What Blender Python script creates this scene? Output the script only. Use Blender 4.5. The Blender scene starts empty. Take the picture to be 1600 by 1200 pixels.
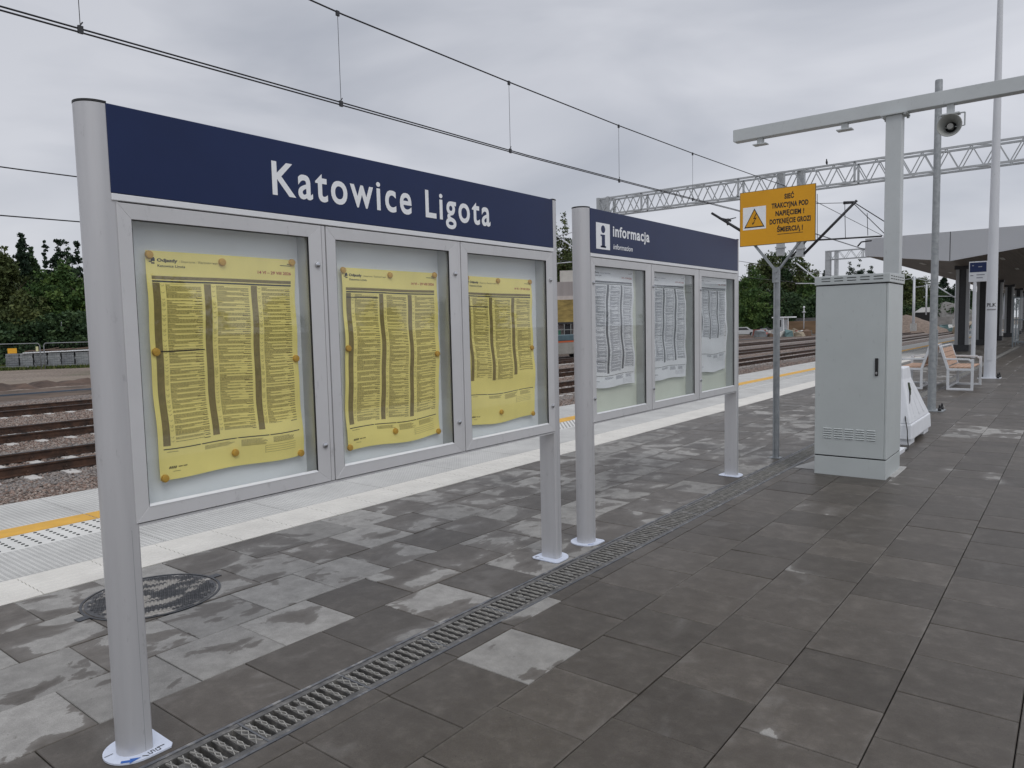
import bpy, bmesh, math, random
import numpy as np
from mathutils import Vector, Matrix
random.seed(7); rng = np.random.default_rng(7)
SC = bpy.context.scene
C = SC.collection
R_ = math.radians

# ------------------------------------------------------------ camera, world, sun
H = 1.55
F = 1135.0
def _n(v): v = np.array(v, float); return v/np.linalg.norm(v)
_v1 = np.array([891., -109., F]); _v3 = np.array([328., 14500., 0.]); _v3[2] = -(_v1[0]*_v3[0]+_v1[1]*_v3[1])/F
_Y = _n(_v1); _Z = -_n(_v3); _X = np.cross(_Y, _Z)
_R = np.stack([_X, _Y, _Z], 1)                 # rows: camera right, down, forward in world axes
cd = bpy.data.cameras.new('camera'); cam = bpy.data.objects.new('camera', cd); C.objects.link(cam)
SC.camera = cam
cd.sensor_fit = 'HORIZONTAL'; cd.sensor_width = 36; cd.lens = 36*F/1600
cd.clip_start = 0.05; cd.clip_end = 3000
m = Matrix.Identity(4)
for i in range(3):
    m[i][0] = _R[0][i]; m[i][1] = -_R[1][i]; m[i][2] = -_R[2][i]
m[2][3] = H
cam.matrix_world = m

W = bpy.data.worlds.new("World"); SC.world = W; W.use_nodes = True
nt = W.node_tree; nt.nodes.clear()
def N(t, typ, **k):
    n = t.nodes.new(typ)
    for a, b in k.items():
        if a.startswith('i_'): n.inputs[a[2:]].default_value = b
        else: setattr(n, a, b)
    return n
SUN_EL, SUN_ROT = R_(48), R_(120)
out = N(nt, 'ShaderNodeOutputWorld'); bg = N(nt, 'ShaderNodeBackground'); bg.inputs['Strength'].default_value = 0.1
sky = N(nt, 'ShaderNodeTexSky'); sky.sky_type = 'NISHITA'; sky.sun_disc = False; sky.sun_elevation = SUN_EL; sky.sun_rotation = SUN_ROT
tc = N(nt, 'ShaderNodeTexCoord'); sep = N(nt, 'ShaderNodeSeparateXYZ')
nt.links.new(tc.outputs['Generated'], sep.inputs[0])
mp = N(nt, 'ShaderNodeMapping'); mp.inputs['Scale'].default_value = (1.0, 1.3, 3.6); mp.inputs['Rotation'].default_value = (0.15, 0.1, 0.5)
nt.links.new(tc.outputs['Generated'], mp.inputs[0])
no = N(nt, 'ShaderNodeTexNoise'); no.inputs['Scale'].default_value = 2.1; no.inputs['Detail'].default_value = 5; no.inputs['Roughness'].default_value = 0.45; no.inputs['Distortion'].default_value = 0.5
nt.links.new(mp.outputs[0], no.inputs['Vector'])
cr = N(nt, 'ShaderNodeValToRGB')
cr.color_ramp.elements[0].position = 0.33; cr.color_ramp.elements[0].color = (3.9, 4.1, 4.62, 1)
cr.color_ramp.elements[1].position = 0.62; cr.color_ramp.elements[1].color = (5.85, 5.98, 6.45, 1)
nt.links.new(no.outputs[0], cr.inputs[0])
# brighter towards the horizon
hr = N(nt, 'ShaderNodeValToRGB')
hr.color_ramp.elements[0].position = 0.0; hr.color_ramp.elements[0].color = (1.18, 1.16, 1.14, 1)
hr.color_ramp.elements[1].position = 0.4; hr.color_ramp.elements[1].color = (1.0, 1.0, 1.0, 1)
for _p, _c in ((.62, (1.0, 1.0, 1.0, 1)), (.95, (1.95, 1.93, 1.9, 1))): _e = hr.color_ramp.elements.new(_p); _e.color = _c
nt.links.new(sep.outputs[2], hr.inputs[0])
# east side (behind the shelter) a little brighter than the west
dr = N(nt, 'ShaderNodeMath', operation='MULTIPLY_ADD'); dr.inputs[1].default_value = 0.14; dr.inputs[2].default_value = 1.0
nt.links.new(sep.outputs[0], dr.inputs[0])
mu = N(nt, 'ShaderNodeMix', data_type='RGBA', blend_type='MULTIPLY'); mu.inputs[0].default_value = 1
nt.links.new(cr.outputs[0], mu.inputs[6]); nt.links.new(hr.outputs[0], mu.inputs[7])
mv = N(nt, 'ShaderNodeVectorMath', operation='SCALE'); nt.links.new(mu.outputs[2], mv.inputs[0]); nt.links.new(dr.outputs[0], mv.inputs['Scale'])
mx = N(nt, 'ShaderNodeMix', data_type='RGBA'); mx.inputs[0].default_value = 0.93
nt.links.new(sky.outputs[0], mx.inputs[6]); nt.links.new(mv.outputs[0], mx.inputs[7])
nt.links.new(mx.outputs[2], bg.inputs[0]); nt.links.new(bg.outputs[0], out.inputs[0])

sd = bpy.data.lights.new('sun', 'SUN'); sd.energy = 0.6; sd.angle = R_(25); sd.color = (1, 0.97, 0.93)
sun = bpy.data.objects.new('sun', sd); C.objects.link(sun)
_sd = Vector((math.sin(SUN_ROT)*math.cos(SUN_EL), math.cos(SUN_ROT)*math.cos(SUN_EL), math.sin(SUN_EL)))
sun.rotation_euler = _sd.to_track_quat('Z', 'Y').to_euler(); sun.location = (0, 0, 20)
SC.view_settings.view_transform = 'Standard'; SC.view_settings.look = 'None'
SC.view_settings.exposure = 0.22; SC.view_settings.gamma = 1.0
SC.cycles.max_bounces = 6; SC.cycles.transparent_max_bounces = 12

def _ray(u, v): return _R.T @ np.array([u-800, v-600, F])
def at(u, v, Y):
    d = _ray(u, v); t = Y/d[1]; return Vector((d[0]*t, Y, H+d[2]*t))
def atx(u, v, x):
    d = _ray(u, v); t = x/d[0]; return Vector((x, d[1]*t, H+d[2]*t))
def onz(u, v, z):
    d = _ray(u, v); t = (z-H)/d[2]; return Vector((d[0]*t, d[1]*t, z))

# ------------------------------------------------------------ materials
MATS = {}
def mat(name, col, rough=0.6, metal=0.0, noise=0.0, scale=8.0, bump=0.0, bscale=None, spec=0.5, stretch=None, ramp=None, coord='Object', detail=4):
    if name in MATS: return MATS[name]
    M = bpy.data.materials.new(name); M.use_nodes = True; t = M.node_tree; b = t.nodes['Principled BSDF']
    b.inputs['Base Color'].default_value = (*col, 1); b.inputs['Roughness'].default_value = rough
    b.inputs['Metallic'].default_value = metal; b.inputs['Specular IOR Level'].default_value = spec
    co = N(t, 'ShaderNodeTexCoord'); mp = N(t, 'ShaderNodeMapping')
    if stretch: mp.inputs['Scale'].default_value = stretch
    t.links.new(co.outputs[coord], mp.inputs[0])
    if noise > 0 or ramp:
        n = N(t, 'ShaderNodeTexNoise'); n.inputs['Scale'].default_value = scale; n.inputs['Detail'].default_value = detail; n.inputs['Roughness'].default_value = 0.6
        t.links.new(mp.outputs[0], n.inputs['Vector'])
        r = N(t, 'ShaderNodeValToRGB')
        if ramp:
            e = r.color_ramp.elements
            while len(e) < len(ramp): e.new(0.5)
            for q, (p, c_) in enumerate(ramp): e[q].position = p; e[q].color = (*c_, 1)
        else:
            r.color_ramp.elements[0].position = 0.3; r.color_ramp.elements[1].position = 0.7
            r.color_ramp.elements[0].color = (*[c*(1-noise) for c in col], 1)
            r.color_ramp.elements[1].color = (*[min(1, c*(1+noise)) for c in col], 1)
        t.links.new(n.outputs[0], r.inputs[0]); t.links.new(r.outputs[0], b.inputs['Base Color'])
    if name in ('anodised_aluminium', 'powder_coated_frame', 'grey_cabinet_paint', 'pale_steel_paint', 'white_mast_paint', 'canopy_fascia', 'white_film_plate'):
        co2 = N(t, 'ShaderNodeTexCoord'); m2 = N(t, 'ShaderNodeMapping'); m2.inputs['Scale'].default_value = (1, 1, .35); t.links.new(co2.outputs['Object'], m2.inputs[0])
        g1 = N(t, 'ShaderNodeTexNoise'); g1.inputs['Scale'].default_value = 26; g1.inputs['Detail'].default_value = 6; g1.inputs['Roughness'].default_value = .75; t.links.new(m2.outputs[0], g1.inputs['Vector'])
        gm_ = N(t, 'ShaderNodeMapRange'); gm_.inputs['From Min'].default_value = .60; gm_.inputs['From Max'].default_value = .74; gm_.inputs['To Min'].default_value = 1.0; gm_.inputs['To Max'].default_value = .74; t.links.new(g1.outputs[0], gm_.inputs['Value'])
        src = b.inputs['Base Color'].links[0].from_socket; sc_ = N(t, 'ShaderNodeVectorMath', operation='SCALE'); t.links.new(src, sc_.inputs[0]); t.links.new(gm_.outputs[0], sc_.inputs['Scale']); t.links.new(sc_.outputs[0], b.inputs['Base Color'])
    if bump > 0:
        n2 = N(t, 'ShaderNodeTexNoise'); n2.inputs['Scale'].default_value = bscale or scale*4; n2.inputs['Detail'].default_value = 3
        t.links.new(mp.outputs[0], n2.inputs['Vector'])
        bp = N(t, 'ShaderNodeBump'); bp.inputs['Strength'].default_value = bump; bp.inputs['Distance'].default_value = 0.01
        t.links.new(n2.outputs[0], bp.inputs['Height']); t.links.new(bp.outputs[0], b.inputs['Normal'])
    MATS[name] = M; return M

ALU = mat('anodised_aluminium', (.53, .53, .54), .40, .30, noise=.05, scale=3, stretch=(6, 6, .5), bump=.03, bscale=90)
ALUL = mat('powder_coated_frame', (.60, .60, .605), .42, .15, noise=.035, scale=5, bump=.03, bscale=160)
DARKGAP = mat('dark_gasket', (.02, .02, .022), .7, noise=.2, scale=30)
NAVY = mat('navy_foil', (.0095, .0215, .080), .34, noise=.12, scale=1.5, spec=.28, bump=.015, bscale=6)
WHITEINK = mat('white_lettering', (.84, .86, .88), .45, noise=.03, scale=20)
BACKW = mat('white_backing', (.82, .855, .885), .5, noise=.03, scale=3)
BACKG = mat('greenish_backing', (.72, .76, .66), .5, noise=.05, scale=3)
YPAPER = mat('yellow_paper', (.93, .81, .27), .7, noise=.06, scale=4, stretch=(1, 1, .6), bump=.15, bscale=7)
WPAPER = mat('white_paper', (.83, .85, .88), .7, noise=.04, scale=4, bump=.15, bscale=7)
YINK = mat('ink_on_yellow', (.23, .185, .06), .7, noise=.3, scale=60)
YBAND = mat('brown_band_on_yellow', (.235, .185, .065), .7, noise=.15, scale=30)
WINK = mat('ink_on_white', (.16, .17, .22), .7, noise=.3, scale=60)
WBAND = mat('grey_band_on_white', (.13, .14, .155), .7, noise=.15, scale=30)
BLACK = mat('black_ink', (.018, .016, .014), .6, noise=.2, scale=40)
REDINK = mat('red_ink', (.42, .05, .03), .6, noise=.1, scale=40)
MAGY = mat('yellow_magnet', (.56, .32, .035), .4, noise=.1, scale=60)
CHROME = mat('lock_steel', (.55, .56, .58), .22, 1.0, noise=.05, scale=50)
BLACKP = mat('black_plastic', (.015, .015, .016), .45, noise=.2, scale=30)
PLATEW = mat('white_film_plate', (.62, .67, .78), .35, noise=.05, scale=12)
BLUEINK = mat('blue_print', (.03, .12, .42), .5, noise=.1, scale=30)
CABG = mat('grey_cabinet_paint', (.50, .535, .53), .42, 0, noise=.045, scale=2.2, bump=.12, bscale=190)
PALEG = mat('pale_steel_paint', (.52, .55, .555), .45, 0, noise=.05, scale=3, bump=.04, bscale=40)
SLOT = mat('dark_slot', (.012, .012, .013), .9, noise=.2, scale=20)
GALV = mat('galvanised_steel', (.33, .35, .365), .5, .45, scale=16, ramp=[(.3, (.27, .29, .30)), (.5, (.33, .35, .36)), (.72, (.40, .42, .43))], bump=.05, bscale=50)
SIGNY = mat('amber_sign', (.72, .34, .003), .5, noise=.06, scale=3, bump=.03, bscale=20)
SIGNE = mat('sign_edge', (.16, .12, .05), .6, noise=.1, scale=20)
MASTW = mat('white_mast_paint', (.60, .62, .65), .45, noise=.05, scale=4, stretch=(1, 1, .3))
BARW = mat('white_barrier_plastic', (.78, .80, .83), .4, noise=.05, scale=5, bump=.05, bscale=20)
WOOD = mat('bench_wood', (.44, .28, .19), .6, noise=.2, scale=6, stretch=(8, 1, 8), bump=.1, bscale=30)
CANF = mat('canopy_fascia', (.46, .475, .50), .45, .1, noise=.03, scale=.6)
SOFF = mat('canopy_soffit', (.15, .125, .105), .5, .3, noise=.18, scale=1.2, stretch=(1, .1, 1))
COLG = mat('column_grey', (.30, .31, .32), .45, .1, noise=.05, scale=2)
DKSTEEL = mat('dark_steel', (.035, .036, .04), .5, .2, noise=.2, scale=10)
CAST = mat('cast_iron', (.045, .048, .055), .38, .5, noise=.4, scale=9, bump=.3, bscale=120)
RAILS = mat('rusty_rail', (.06, .035, .025), .6, .3, scale=5, ramp=[(.3, (.030, .020, .016)), (.55, (.075, .040, .026)), (.75, (.12, .062, .038))], bump=.2, bscale=40)
RAILH = mat('rail_head', (.05, .045, .045), .35, .6, noise=.3, scale=6, stretch=(1, .1, 1))
SLEEP = mat('sleeper_concrete', (.52, .50, .47), .85, noise=.2, scale=9, bump=.5, bscale=60)
COLG0 = None
WIRE = mat('catenary_wire', (.03, .03, .035), .5, .6, noise=.2, scale=4)
INSUL = mat('dark_insulator', (.06, .07, .08), .4, noise=.1, scale=10)
TRUSS = mat('pale_truss_steel', (.42, .44, .45), .5, .3, noise=.12, scale=3)
BARK = mat('bark', (.06, .045, .032), .9, noise=.4, scale=4, bump=.6, bscale=12)
CONC = mat('pale_concrete', (.40, .395, .38), .85, noise=.14, scale=5, bump=.3, bscale=60)

def glass_mat():
    M = bpy.data.materials.new('pane_glass'); M.use_nodes = True; t = M.node_tree; t.nodes.clear()
    o = N(t, 'ShaderNodeOutputMaterial'); tr = N(t, 'ShaderNodeBsdfTransparent'); tr.inputs[0].default_value = (.985, .99, .985, 1)
    gl = N(t, 'ShaderNodeBsdfGlossy'); gl.inputs['Roughness'].default_value = .02; gl.inputs[0].default_value = (.95, .97, 1, 1)
    lw = N(t, 'ShaderNodeLayerWeight'); lw.inputs[0].default_value = .5; pw_ = N(t, 'ShaderNodeMath', operation='POWER'); pw_.inputs[1].default_value = 5; t.links.new(lw.outputs['Facing'], pw_.inputs[0])
    fr = N(t, 'ShaderNodeMath', operation='MULTIPLY_ADD'); fr.inputs[1].default_value = .9; fr.inputs[2].default_value = .04; t.links.new(pw_.outputs[0], fr.inputs[0])
    n = N(t, 'ShaderNodeTexNoise'); n.inputs['Scale'].default_value = 1.5
    bp = N(t, 'ShaderNodeBump'); bp.inputs['Strength'].default_value = .02; bp.inputs['Distance'].default_value = .02
    t.links.new(n.outputs[0], bp.inputs['Height']); t.links.new(bp.outputs[0], gl.inputs['Normal'])
    mi = N(t, 'ShaderNodeMixShader'); t.links.new(fr.outputs[0], mi.inputs[0]); t.links.new(tr.outputs[0], mi.inputs[1]); t.links.new(gl.outputs[0], mi.inputs[2])
    t.links.new(mi.outputs[0], o.inputs[0]); return M
GLASS = glass_mat()

def foliage_mat(name, c0, c1, c2):
    M = bpy.data.materials.new(name); M.use_nodes = True; t = M.node_tree; b = t.nodes['Principled BSDF']
    a = N(t, 'ShaderNodeAttribute'); a.attribute_name = 'leaf'
    r = N(t, 'ShaderNodeValToRGB'); e = r.color_ramp.elements; e.new(.5)
    for q, (p, c_) in enumerate(((0, c0), (.5, c1), (1, c2))): e[q].position = p; e[q].color = (*c_, 1)
    t.links.new(a.outputs['Fac'], r.inputs[0]); t.links.new(r.outputs[0], b.inputs['Base Color'])
    b.inputs['Roughness'].default_value = .7; b.inputs['Specular IOR Level'].default_value = .2
    return M
FOL1 = foliage_mat('leaves_mid_green', (.025, .055, .018), (.055, .105, .028), (.11, .165, .04))
FOL2 = foliage_mat('leaves_dark_green', (.018, .038, .019), (.036, .068, .028), (.062, .10, .036))
FOL3 = foliage_mat('leaves_olive', (.032, .046, .018), (.066, .088, .03), (.115, .135, .045))
FOL4 = foliage_mat('needles_dark', (.014, .026, .018), (.022, .042, .024), (.034, .058, .032))

# ------------------------------------------------------------ mesh builder
class MB:
    def __init__(s): s.v = []; s.f = []; s.sm = []; s.mi = []; s.m = 0
    def add(s, vs, fs, smooth=False):
        o = len(s.v); s.v += [tuple(v) for v in vs]; s.f += [tuple(i+o for i in f) for f in fs]
        s.sm += [smooth]*len(fs); s.mi += [s.m]*len(fs); return s
    def box(s, x0, x1, y0, y1, z0, z1):
        vs = [(x, y, z) for x in (x0, x1) for y in (y0, y1) for z in (z0, z1)]
        return s.add(vs, [(0,1,3,2),(4,6,7,5),(0,4,5,1),(2,3,7,6),(0,2,6,4),(1,5,7,3)])
    def hexa(s, b, t):
        return s.add(list(b)+list(t), [(3,2,1,0),(4,5,6,7),(0,1,5,4),(1,2,6,5),(2,3,7,6),(3,0,4,7)])
    def bar(s, p, q, w, h=None):
        h = h or w; p = Vector(p); q = Vector(q); d = (q-p).normalized()
        up = Vector((0,0,1)) if abs(d.z) < .95 else Vector((1,0,0))
        a = d.cross(up).normalized()*w/2; b = a.cross(d).normalized()*h/2
        return s.hexa([p-a-b, p+a-b, p+a+b, p-a+b], [q-a-b, q+a-b, q+a+b, q-a+b])
    def tube(s, p, q, r0, r1=None, n=12, caps=True):
        r1 = r0 if r1 is None else r1; p = Vector(p); q = Vector(q); d = (q-p).normalized()
        up = Vector((0,0,1)) if abs(d.z) < .95 else Vector((1,0,0))
        a = d.cross(up).normalized(); b = a.cross(d).normalized()
        vs = [p+(a*math.cos(2*math.pi*i/n)+b*math.sin(2*math.pi*i/n))*r0 for i in range(n)]+[q+(a*math.cos(2*math.pi*i/n)+b*math.sin(2*math.pi*i/n))*r1 for i in range(n)]
        s.add(vs, [(i,(i+1)%n,n+(i+1)%n,n+i) for i in range(n)], True)
        if caps: s.add(vs, [tuple(range(n))[::-1], tuple(range(n,2*n))])
        return s
    def path(s, pts, r, n=8):
        for a, b in zip(pts[:-1], pts[1:]): s.tube(a, b, r, r, n)
        return s
    def prism(s, poly, z0, z1, f=lambda x,y,z:(x,y,z), smooth=False):
        n = len(poly); vs = [f(x,y,z0) for x,y in poly]+[f(x,y,z1) for x,y in poly]
        s.add(vs, [(i,(i+1)%n,n+(i+1)%n,n+i) for i in range(n)], smooth)
        s.add(vs, [tuple(range(n))[::-1], tuple(range(n,2*n))]); return s
    def lathe(s, prof, n=24, f=lambda p:p):
        vs = [f((r*math.cos(2*math.pi*i/n), r*math.sin(2*math.pi*i/n), z)) for r,z in prof for i in range(n)]
        fs = [(k*n+i, k*n+(i+1)%n, (k+1)*n+(i+1)%n, (k+1)*n+i) for k in range(len(prof)-1) for i in range(n)]
        return s.add(vs, fs, True)
    def quad(s, a, b, c, d): return s.add([a,b,c,d], [(0,1,2,3)])
    def mesh(s, name, mats, bevel=0, seg=2, autos=True):
        me = bpy.data.meshes.new(name); me.from_pydata(s.v, [], s.f); me.update()
        for i, p in enumerate(me.polygons): p.use_smooth = s.sm[i]; p.material_index = s.mi[i]
        for q in (mats if isinstance(mats, (list, tuple)) else [mats]): me.materials.append(q)
        bm = bmesh.new(); bm.from_mesh(me)
        bmesh.ops.remove_doubles(bm, verts=bm.verts, dist=1e-5)
        if bevel: bmesh.ops.bevel(bm, geom=[e for e in bm.edges if e.is_manifold and e.calc_face_angle(0) > .6], offset=bevel, segments=seg, affect='EDGES', profile=.6)
        bmesh.ops.recalc_face_normals(bm, faces=bm.faces)
        for e in bm.edges:
            if e.is_manifold and e.calc_face_angle(0) > .6: e.smooth = False
        bm.to_mesh(me); bm.free(); return me
def tag(o, label=None, cat=None, group=None, kind=None):
    if label: o['label'] = label
    if cat: o['category'] = cat
    if group: o['group'] = group
    if kind: o['kind'] = kind
    return o
def obj(name, mb, mats, parent=None, bevel=0, seg=2, loc=None, label=None):
    me = mb if isinstance(mb, bpy.types.Mesh) else mb.mesh(name, mats, bevel, seg)
    o = bpy.data.objects.new(name, me); C.objects.link(o)
    if loc is not None:                     # mesh written in world coordinates, origin moved to loc
        me.transform(Matrix.Translation(-Vector(loc))); o.location = loc
    if parent: o.parent = parent
    if label: o['label'] = label
    return o
def thing(name, label, cat, group=None, loc=(0,0,0), rz=0):
    o = bpy.data.objects.new(name, None); C.objects.link(o); o.location = loc; o.rotation_euler = (0,0,rz); o.empty_display_size = .2
    return tag(o, label, cat, group)
def struct(name, mb, mats, **k):
    return tag(obj(name, mb, mats, **k), kind='structure')
def copy_tree(o, parent=None, loc=None, rz=None, label=None):
    c = o.copy(); C.objects.link(c); c.parent = parent
    if loc is not None: c.location = loc
    if rz is not None: c.rotation_euler = (0,0,rz)
    if label: c['label'] = label
    for ch in [q for q in list(o.children)]: copy_tree(ch, c)
    return c

def text_mesh(s, fit, place, bold=0.0, spacing=1.0, shear=0.0, xh=1.0):
    """lettering as flat mesh; fit=(w,h_of_cap); place maps (x,y)->world"""
    cu = bpy.data.curves.new('t', 'FONT'); cu.body = s; cu.size = 1; cu.offset = bold; cu.space_character = spacing; cu.shear = shear; cu.resolution_u = 5
    to = bpy.data.objects.new('t', cu); C.objects.link(to)
    dg = bpy.context.evaluated_depsgraph_get(); dg.update()
    me = bpy.data.meshes.new_from_object(to.evaluated_get(dg))
    C.objects.unlink(to); bpy.data.objects.remove(to)
    co = np.empty(len(me.vertices)*3); me.vertices.foreach_get('co', co); co = co.reshape(-1,3)
    x0, x1 = co[:,0].min(), co[:,0].max()
    sx = fit[0]/(x1-x0); sy = fit[1]/CAPH
    fs = [tuple(p.vertices) for p in me.polygons]
    XH = CAPH*.66
    def yy(y):          # taller lower-case letters for the header face
        if xh == 1.0 or y <= 0: return y
        if y <= XH: return y*xh
        if y <= CAPH*1.12: return XH*xh+(y-XH)*(CAPH*1.12-XH*xh)/(CAPH*1.12-XH)
        return y
    vs = [place((p[0]-x0)*sx, yy(p[1])*sy) for p in co]
    bpy.data.meshes.remove(me)
    return vs, fs
CAPH = 0.73
_vs, _ = text_mesh('H', (1, CAPH), lambda x, y: (x, y, 0)); CAPH = max(v[1] for v in _vs)

# ------------------------------------------------------------ ground, platform
def plain_ground():
    M = bpy.data.materials.new('yard_ground'); M.use_nodes = True; t = M.node_tree; b = t.nodes['Principled BSDF']
    co = N(t, 'ShaderNodeTexCoord')
    n1 = N(t, 'ShaderNodeTexNoise', i_Scale=.06, i_Detail=8.0, i_Roughness=.6); n2 = N(t, 'ShaderNodeTexNoise', i_Scale=7.0, i_Detail=5.0)
    t.links.new(co.outputs['Object'], n1.inputs['Vector']); t.links.new(co.outputs['Object'], n2.inputs['Vector'])
    r1 = N(t, 'ShaderNodeValToRGB'); e = r1.color_ramp.elements; e.new(.52); e.new(.6)
    for q, (p, c_) in enumerate(((.36, (.17, .13, .10)), (.46, (.27, .22, .175)), (.56, (.21, .165, .13)), (.66, (.10, .11, .05)))): e[q].position = p; e[q].color = (*c_, 1)
    r2 = N(t, 'ShaderNodeValToRGB'); r2.color_ramp.elements[0].position = .35; r2.color_ramp.elements[0].color = (.5,.5,.5,1); r2.color_ramp.elements[1].position = .65; r2.color_ramp.elements[1].color = (1.2,1.2,1.2,1)
    mx = N(t, 'ShaderNodeMix', data_type='RGBA', blend_type='MULTIPLY'); mx.inputs[0].default_value = 1
    t.links.new(n1.outputs[0], r1.inputs[0]); t.links.new(n2.outputs[0], r2.inputs[0]); t.links.new(r1.outputs[0], mx.inputs[6]); t.links.new(r2.outputs[0], mx.inputs[7])
    t.links.new(mx.outputs[2], b.inputs['Base Color']); b.inputs['Roughness'].default_value = .9
    bp = N(t, 'ShaderNodeBump'); bp.inputs['Strength'].default_value = .8; bp.inputs['Distance'].default_value = .05
    t.links.new(n2.outputs[0], bp.inputs['Height']); t.links.new(bp.outputs[0], b.inputs['Normal']); return M
g = MB()
xs = [-1500, -300, -120, -60, -36, -30, 60, 1500]
g.quad((-1500,-400,-.86), (1500,-400,-.86), (1500,1500,-.86), (-1500,1500,-.86))
struct('ground', g, plain_ground())

# ballast bed: shader stones far away + real stones near
def ballast_mat(name, attr=False):
    M = bpy.data.materials.new(name); M.use_nodes = True; t = M.node_tree; b = t.nodes['Principled BSDF']
    b.inputs['Roughness'].default_value = .85
    r = N(t, 'ShaderNodeValToRGB'); e = r.color_ramp.elements
    for _ in range(4): e.new(.5)
    pal = ((0, (.10, .085, .075)), (.22, (.21, .15, .12)), (.42, (.30, .215, .175)), (.6, (.26, .235, .215)), (.78, (.40, .33, .28)), (1, (.19, .18, .175)))
    for q, (p, c_) in enumerate(pal): e[q].position = p; e[q].color = (*c_, 1)
    if attr:
        a = N(t, 'ShaderNodeAttribute'); a.attribute_name = 'leaf'; t.links.new(a.outputs['Fac'], r.inputs[0])
        t.links.new(r.outputs[0], b.inputs['Base Color'])
    else:
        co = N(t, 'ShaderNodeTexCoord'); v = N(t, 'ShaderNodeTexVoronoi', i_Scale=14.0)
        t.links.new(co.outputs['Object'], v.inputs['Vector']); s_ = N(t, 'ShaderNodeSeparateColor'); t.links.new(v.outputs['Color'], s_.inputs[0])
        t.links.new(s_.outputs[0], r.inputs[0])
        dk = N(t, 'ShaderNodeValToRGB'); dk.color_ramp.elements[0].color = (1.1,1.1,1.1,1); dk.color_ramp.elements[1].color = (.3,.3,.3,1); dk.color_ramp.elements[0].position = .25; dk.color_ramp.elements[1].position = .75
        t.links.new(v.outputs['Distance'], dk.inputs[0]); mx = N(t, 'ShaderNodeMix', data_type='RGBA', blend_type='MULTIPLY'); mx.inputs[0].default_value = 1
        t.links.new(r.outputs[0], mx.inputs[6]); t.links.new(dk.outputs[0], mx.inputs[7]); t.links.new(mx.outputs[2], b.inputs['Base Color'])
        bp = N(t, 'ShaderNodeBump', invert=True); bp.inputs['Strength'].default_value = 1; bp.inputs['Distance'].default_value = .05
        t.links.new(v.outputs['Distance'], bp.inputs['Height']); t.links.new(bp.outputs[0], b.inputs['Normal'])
    return M
TRACKS = [(-8.85, -10.35), (-14.1, -15.7), (-18.85, -20.6), (-25.2, -26.9)]
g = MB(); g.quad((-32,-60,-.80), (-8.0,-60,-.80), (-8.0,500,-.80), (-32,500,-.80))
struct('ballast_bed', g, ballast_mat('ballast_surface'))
def stones(n, xr, yf, zb, size, name, key):
    # one mesh of many small angular stones
    base = np.array([(1,0,0),(-1,0,0),(0,1,0),(0,-1,0),(0,0,1),(0,0,-1)], float)
    faces = np.array([(0,2,4),(2,1,4),(1,3,4),(3,0,4),(2,0,5),(1,2,5),(3,1,5),(0,3,5)])
    x = rng.uniform(xr[0], xr[1], n); u = rng.random(n)
    y0, y1 = yf(x); y = y0+(y1-y0)*u
    keep = np.ones(n, bool)
    for a, b in TRACKS:
        c = (a+b)/2; fr = np.abs(((y/.6) % 1)-.5) < .2
        keep &= ~((np.abs(x-c) < 1.38) & fr & (rng.random(n) < .82))
        for r in (a, b): keep &= ~(np.abs(x-r) < .085)
    x, y = x[keep], y[keep]; n = len(x)
    sc = rng.uniform(.6, 1.25, n)*size
    co = base[None]*rng.uniform(.55, 1.1, (n,6,1))+rng.normal(0, .22, (n,6,3))
    q = rng.normal(size=(n,3,3)); q, _ = np.linalg.qr(q)
    co = np.einsum('nij,nkj->nki', q, co)*sc[:,None,None]; co[:,:,2] *= .75
    co += np.stack([x, y, zb+rng.uniform(-.25, .35, n)*size], 1)[:,None,:]
    V = co.reshape(-1,3); Fc = (faces[None]+np.arange(n)[:,None,None]*6).reshape(-1,3)
    me = bpy.data.meshes.new(name); me.vertices.add(len(V)); me.vertices.foreach_set('co', V.ravel())
    me.loops.add(len(Fc)*3); me.loops.foreach_set('vertex_index', Fc.ravel().astype(np.int32))
    me.polygons.add(len(Fc)); me.polygons.foreach_set('loop_start', np.arange(0, len(Fc)*3, 3, dtype=np.int32)); me.polygons.foreach_set('loop_total', np.full(len(Fc), 3, np.int32))
    me.update(calc_edges=True)
    colr = key(x, y)
    at_ = me.attributes.new('leaf', 'FLOAT', 'POINT'); at_.data.foreach_set('value', np.repeat(colr, 6))
    me.materials.append(ballast_mat(name+'_stone', True))
    o = bpy.data.objects.new(name, me); C.objects.link(o); return o
def bkey(x, y):
    k = rng.random(len(x))
    grey = ((x > -14.0) & (x < -12.9)) | ((x < -16.0) & (x > -17.4)) 
    return np.where(grey & (rng.random(len(x)) < .75), rng.choice([.62, .98, .58], len(x)), k*.8)
# the wedge of ballast the left-hand view shows, then the wedge seen past the boards
o1 = stones(62000, (-30, -10.6), lambda x: (-x*.292-1.0, -x*.292+3.2+(-x-10)*.22), -.80, .036, 'ballast_stones', bkey)
tag(o1, 'crushed brown and grey track ballast around the sleepers', 'gravel', kind='stuff')
o2 = stones(42000, (-24, -10.8), lambda x: (-x*1.43-2, -x*1.62+1.5), -.80, .040, 'ballast_stones', bkey)
tag(o2, 'crushed track ballast seen through the gap between the two boards', 'gravel', kind='stuff')
o3 = stones(42000, (-20, -11.2), lambda x: (-x*2.55, -x*3.9), -.80, .05, 'ballast_stones', bkey)
tag(o3, 'crushed track ballast right of the second board', 'gravel', kind='stuff')

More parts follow.
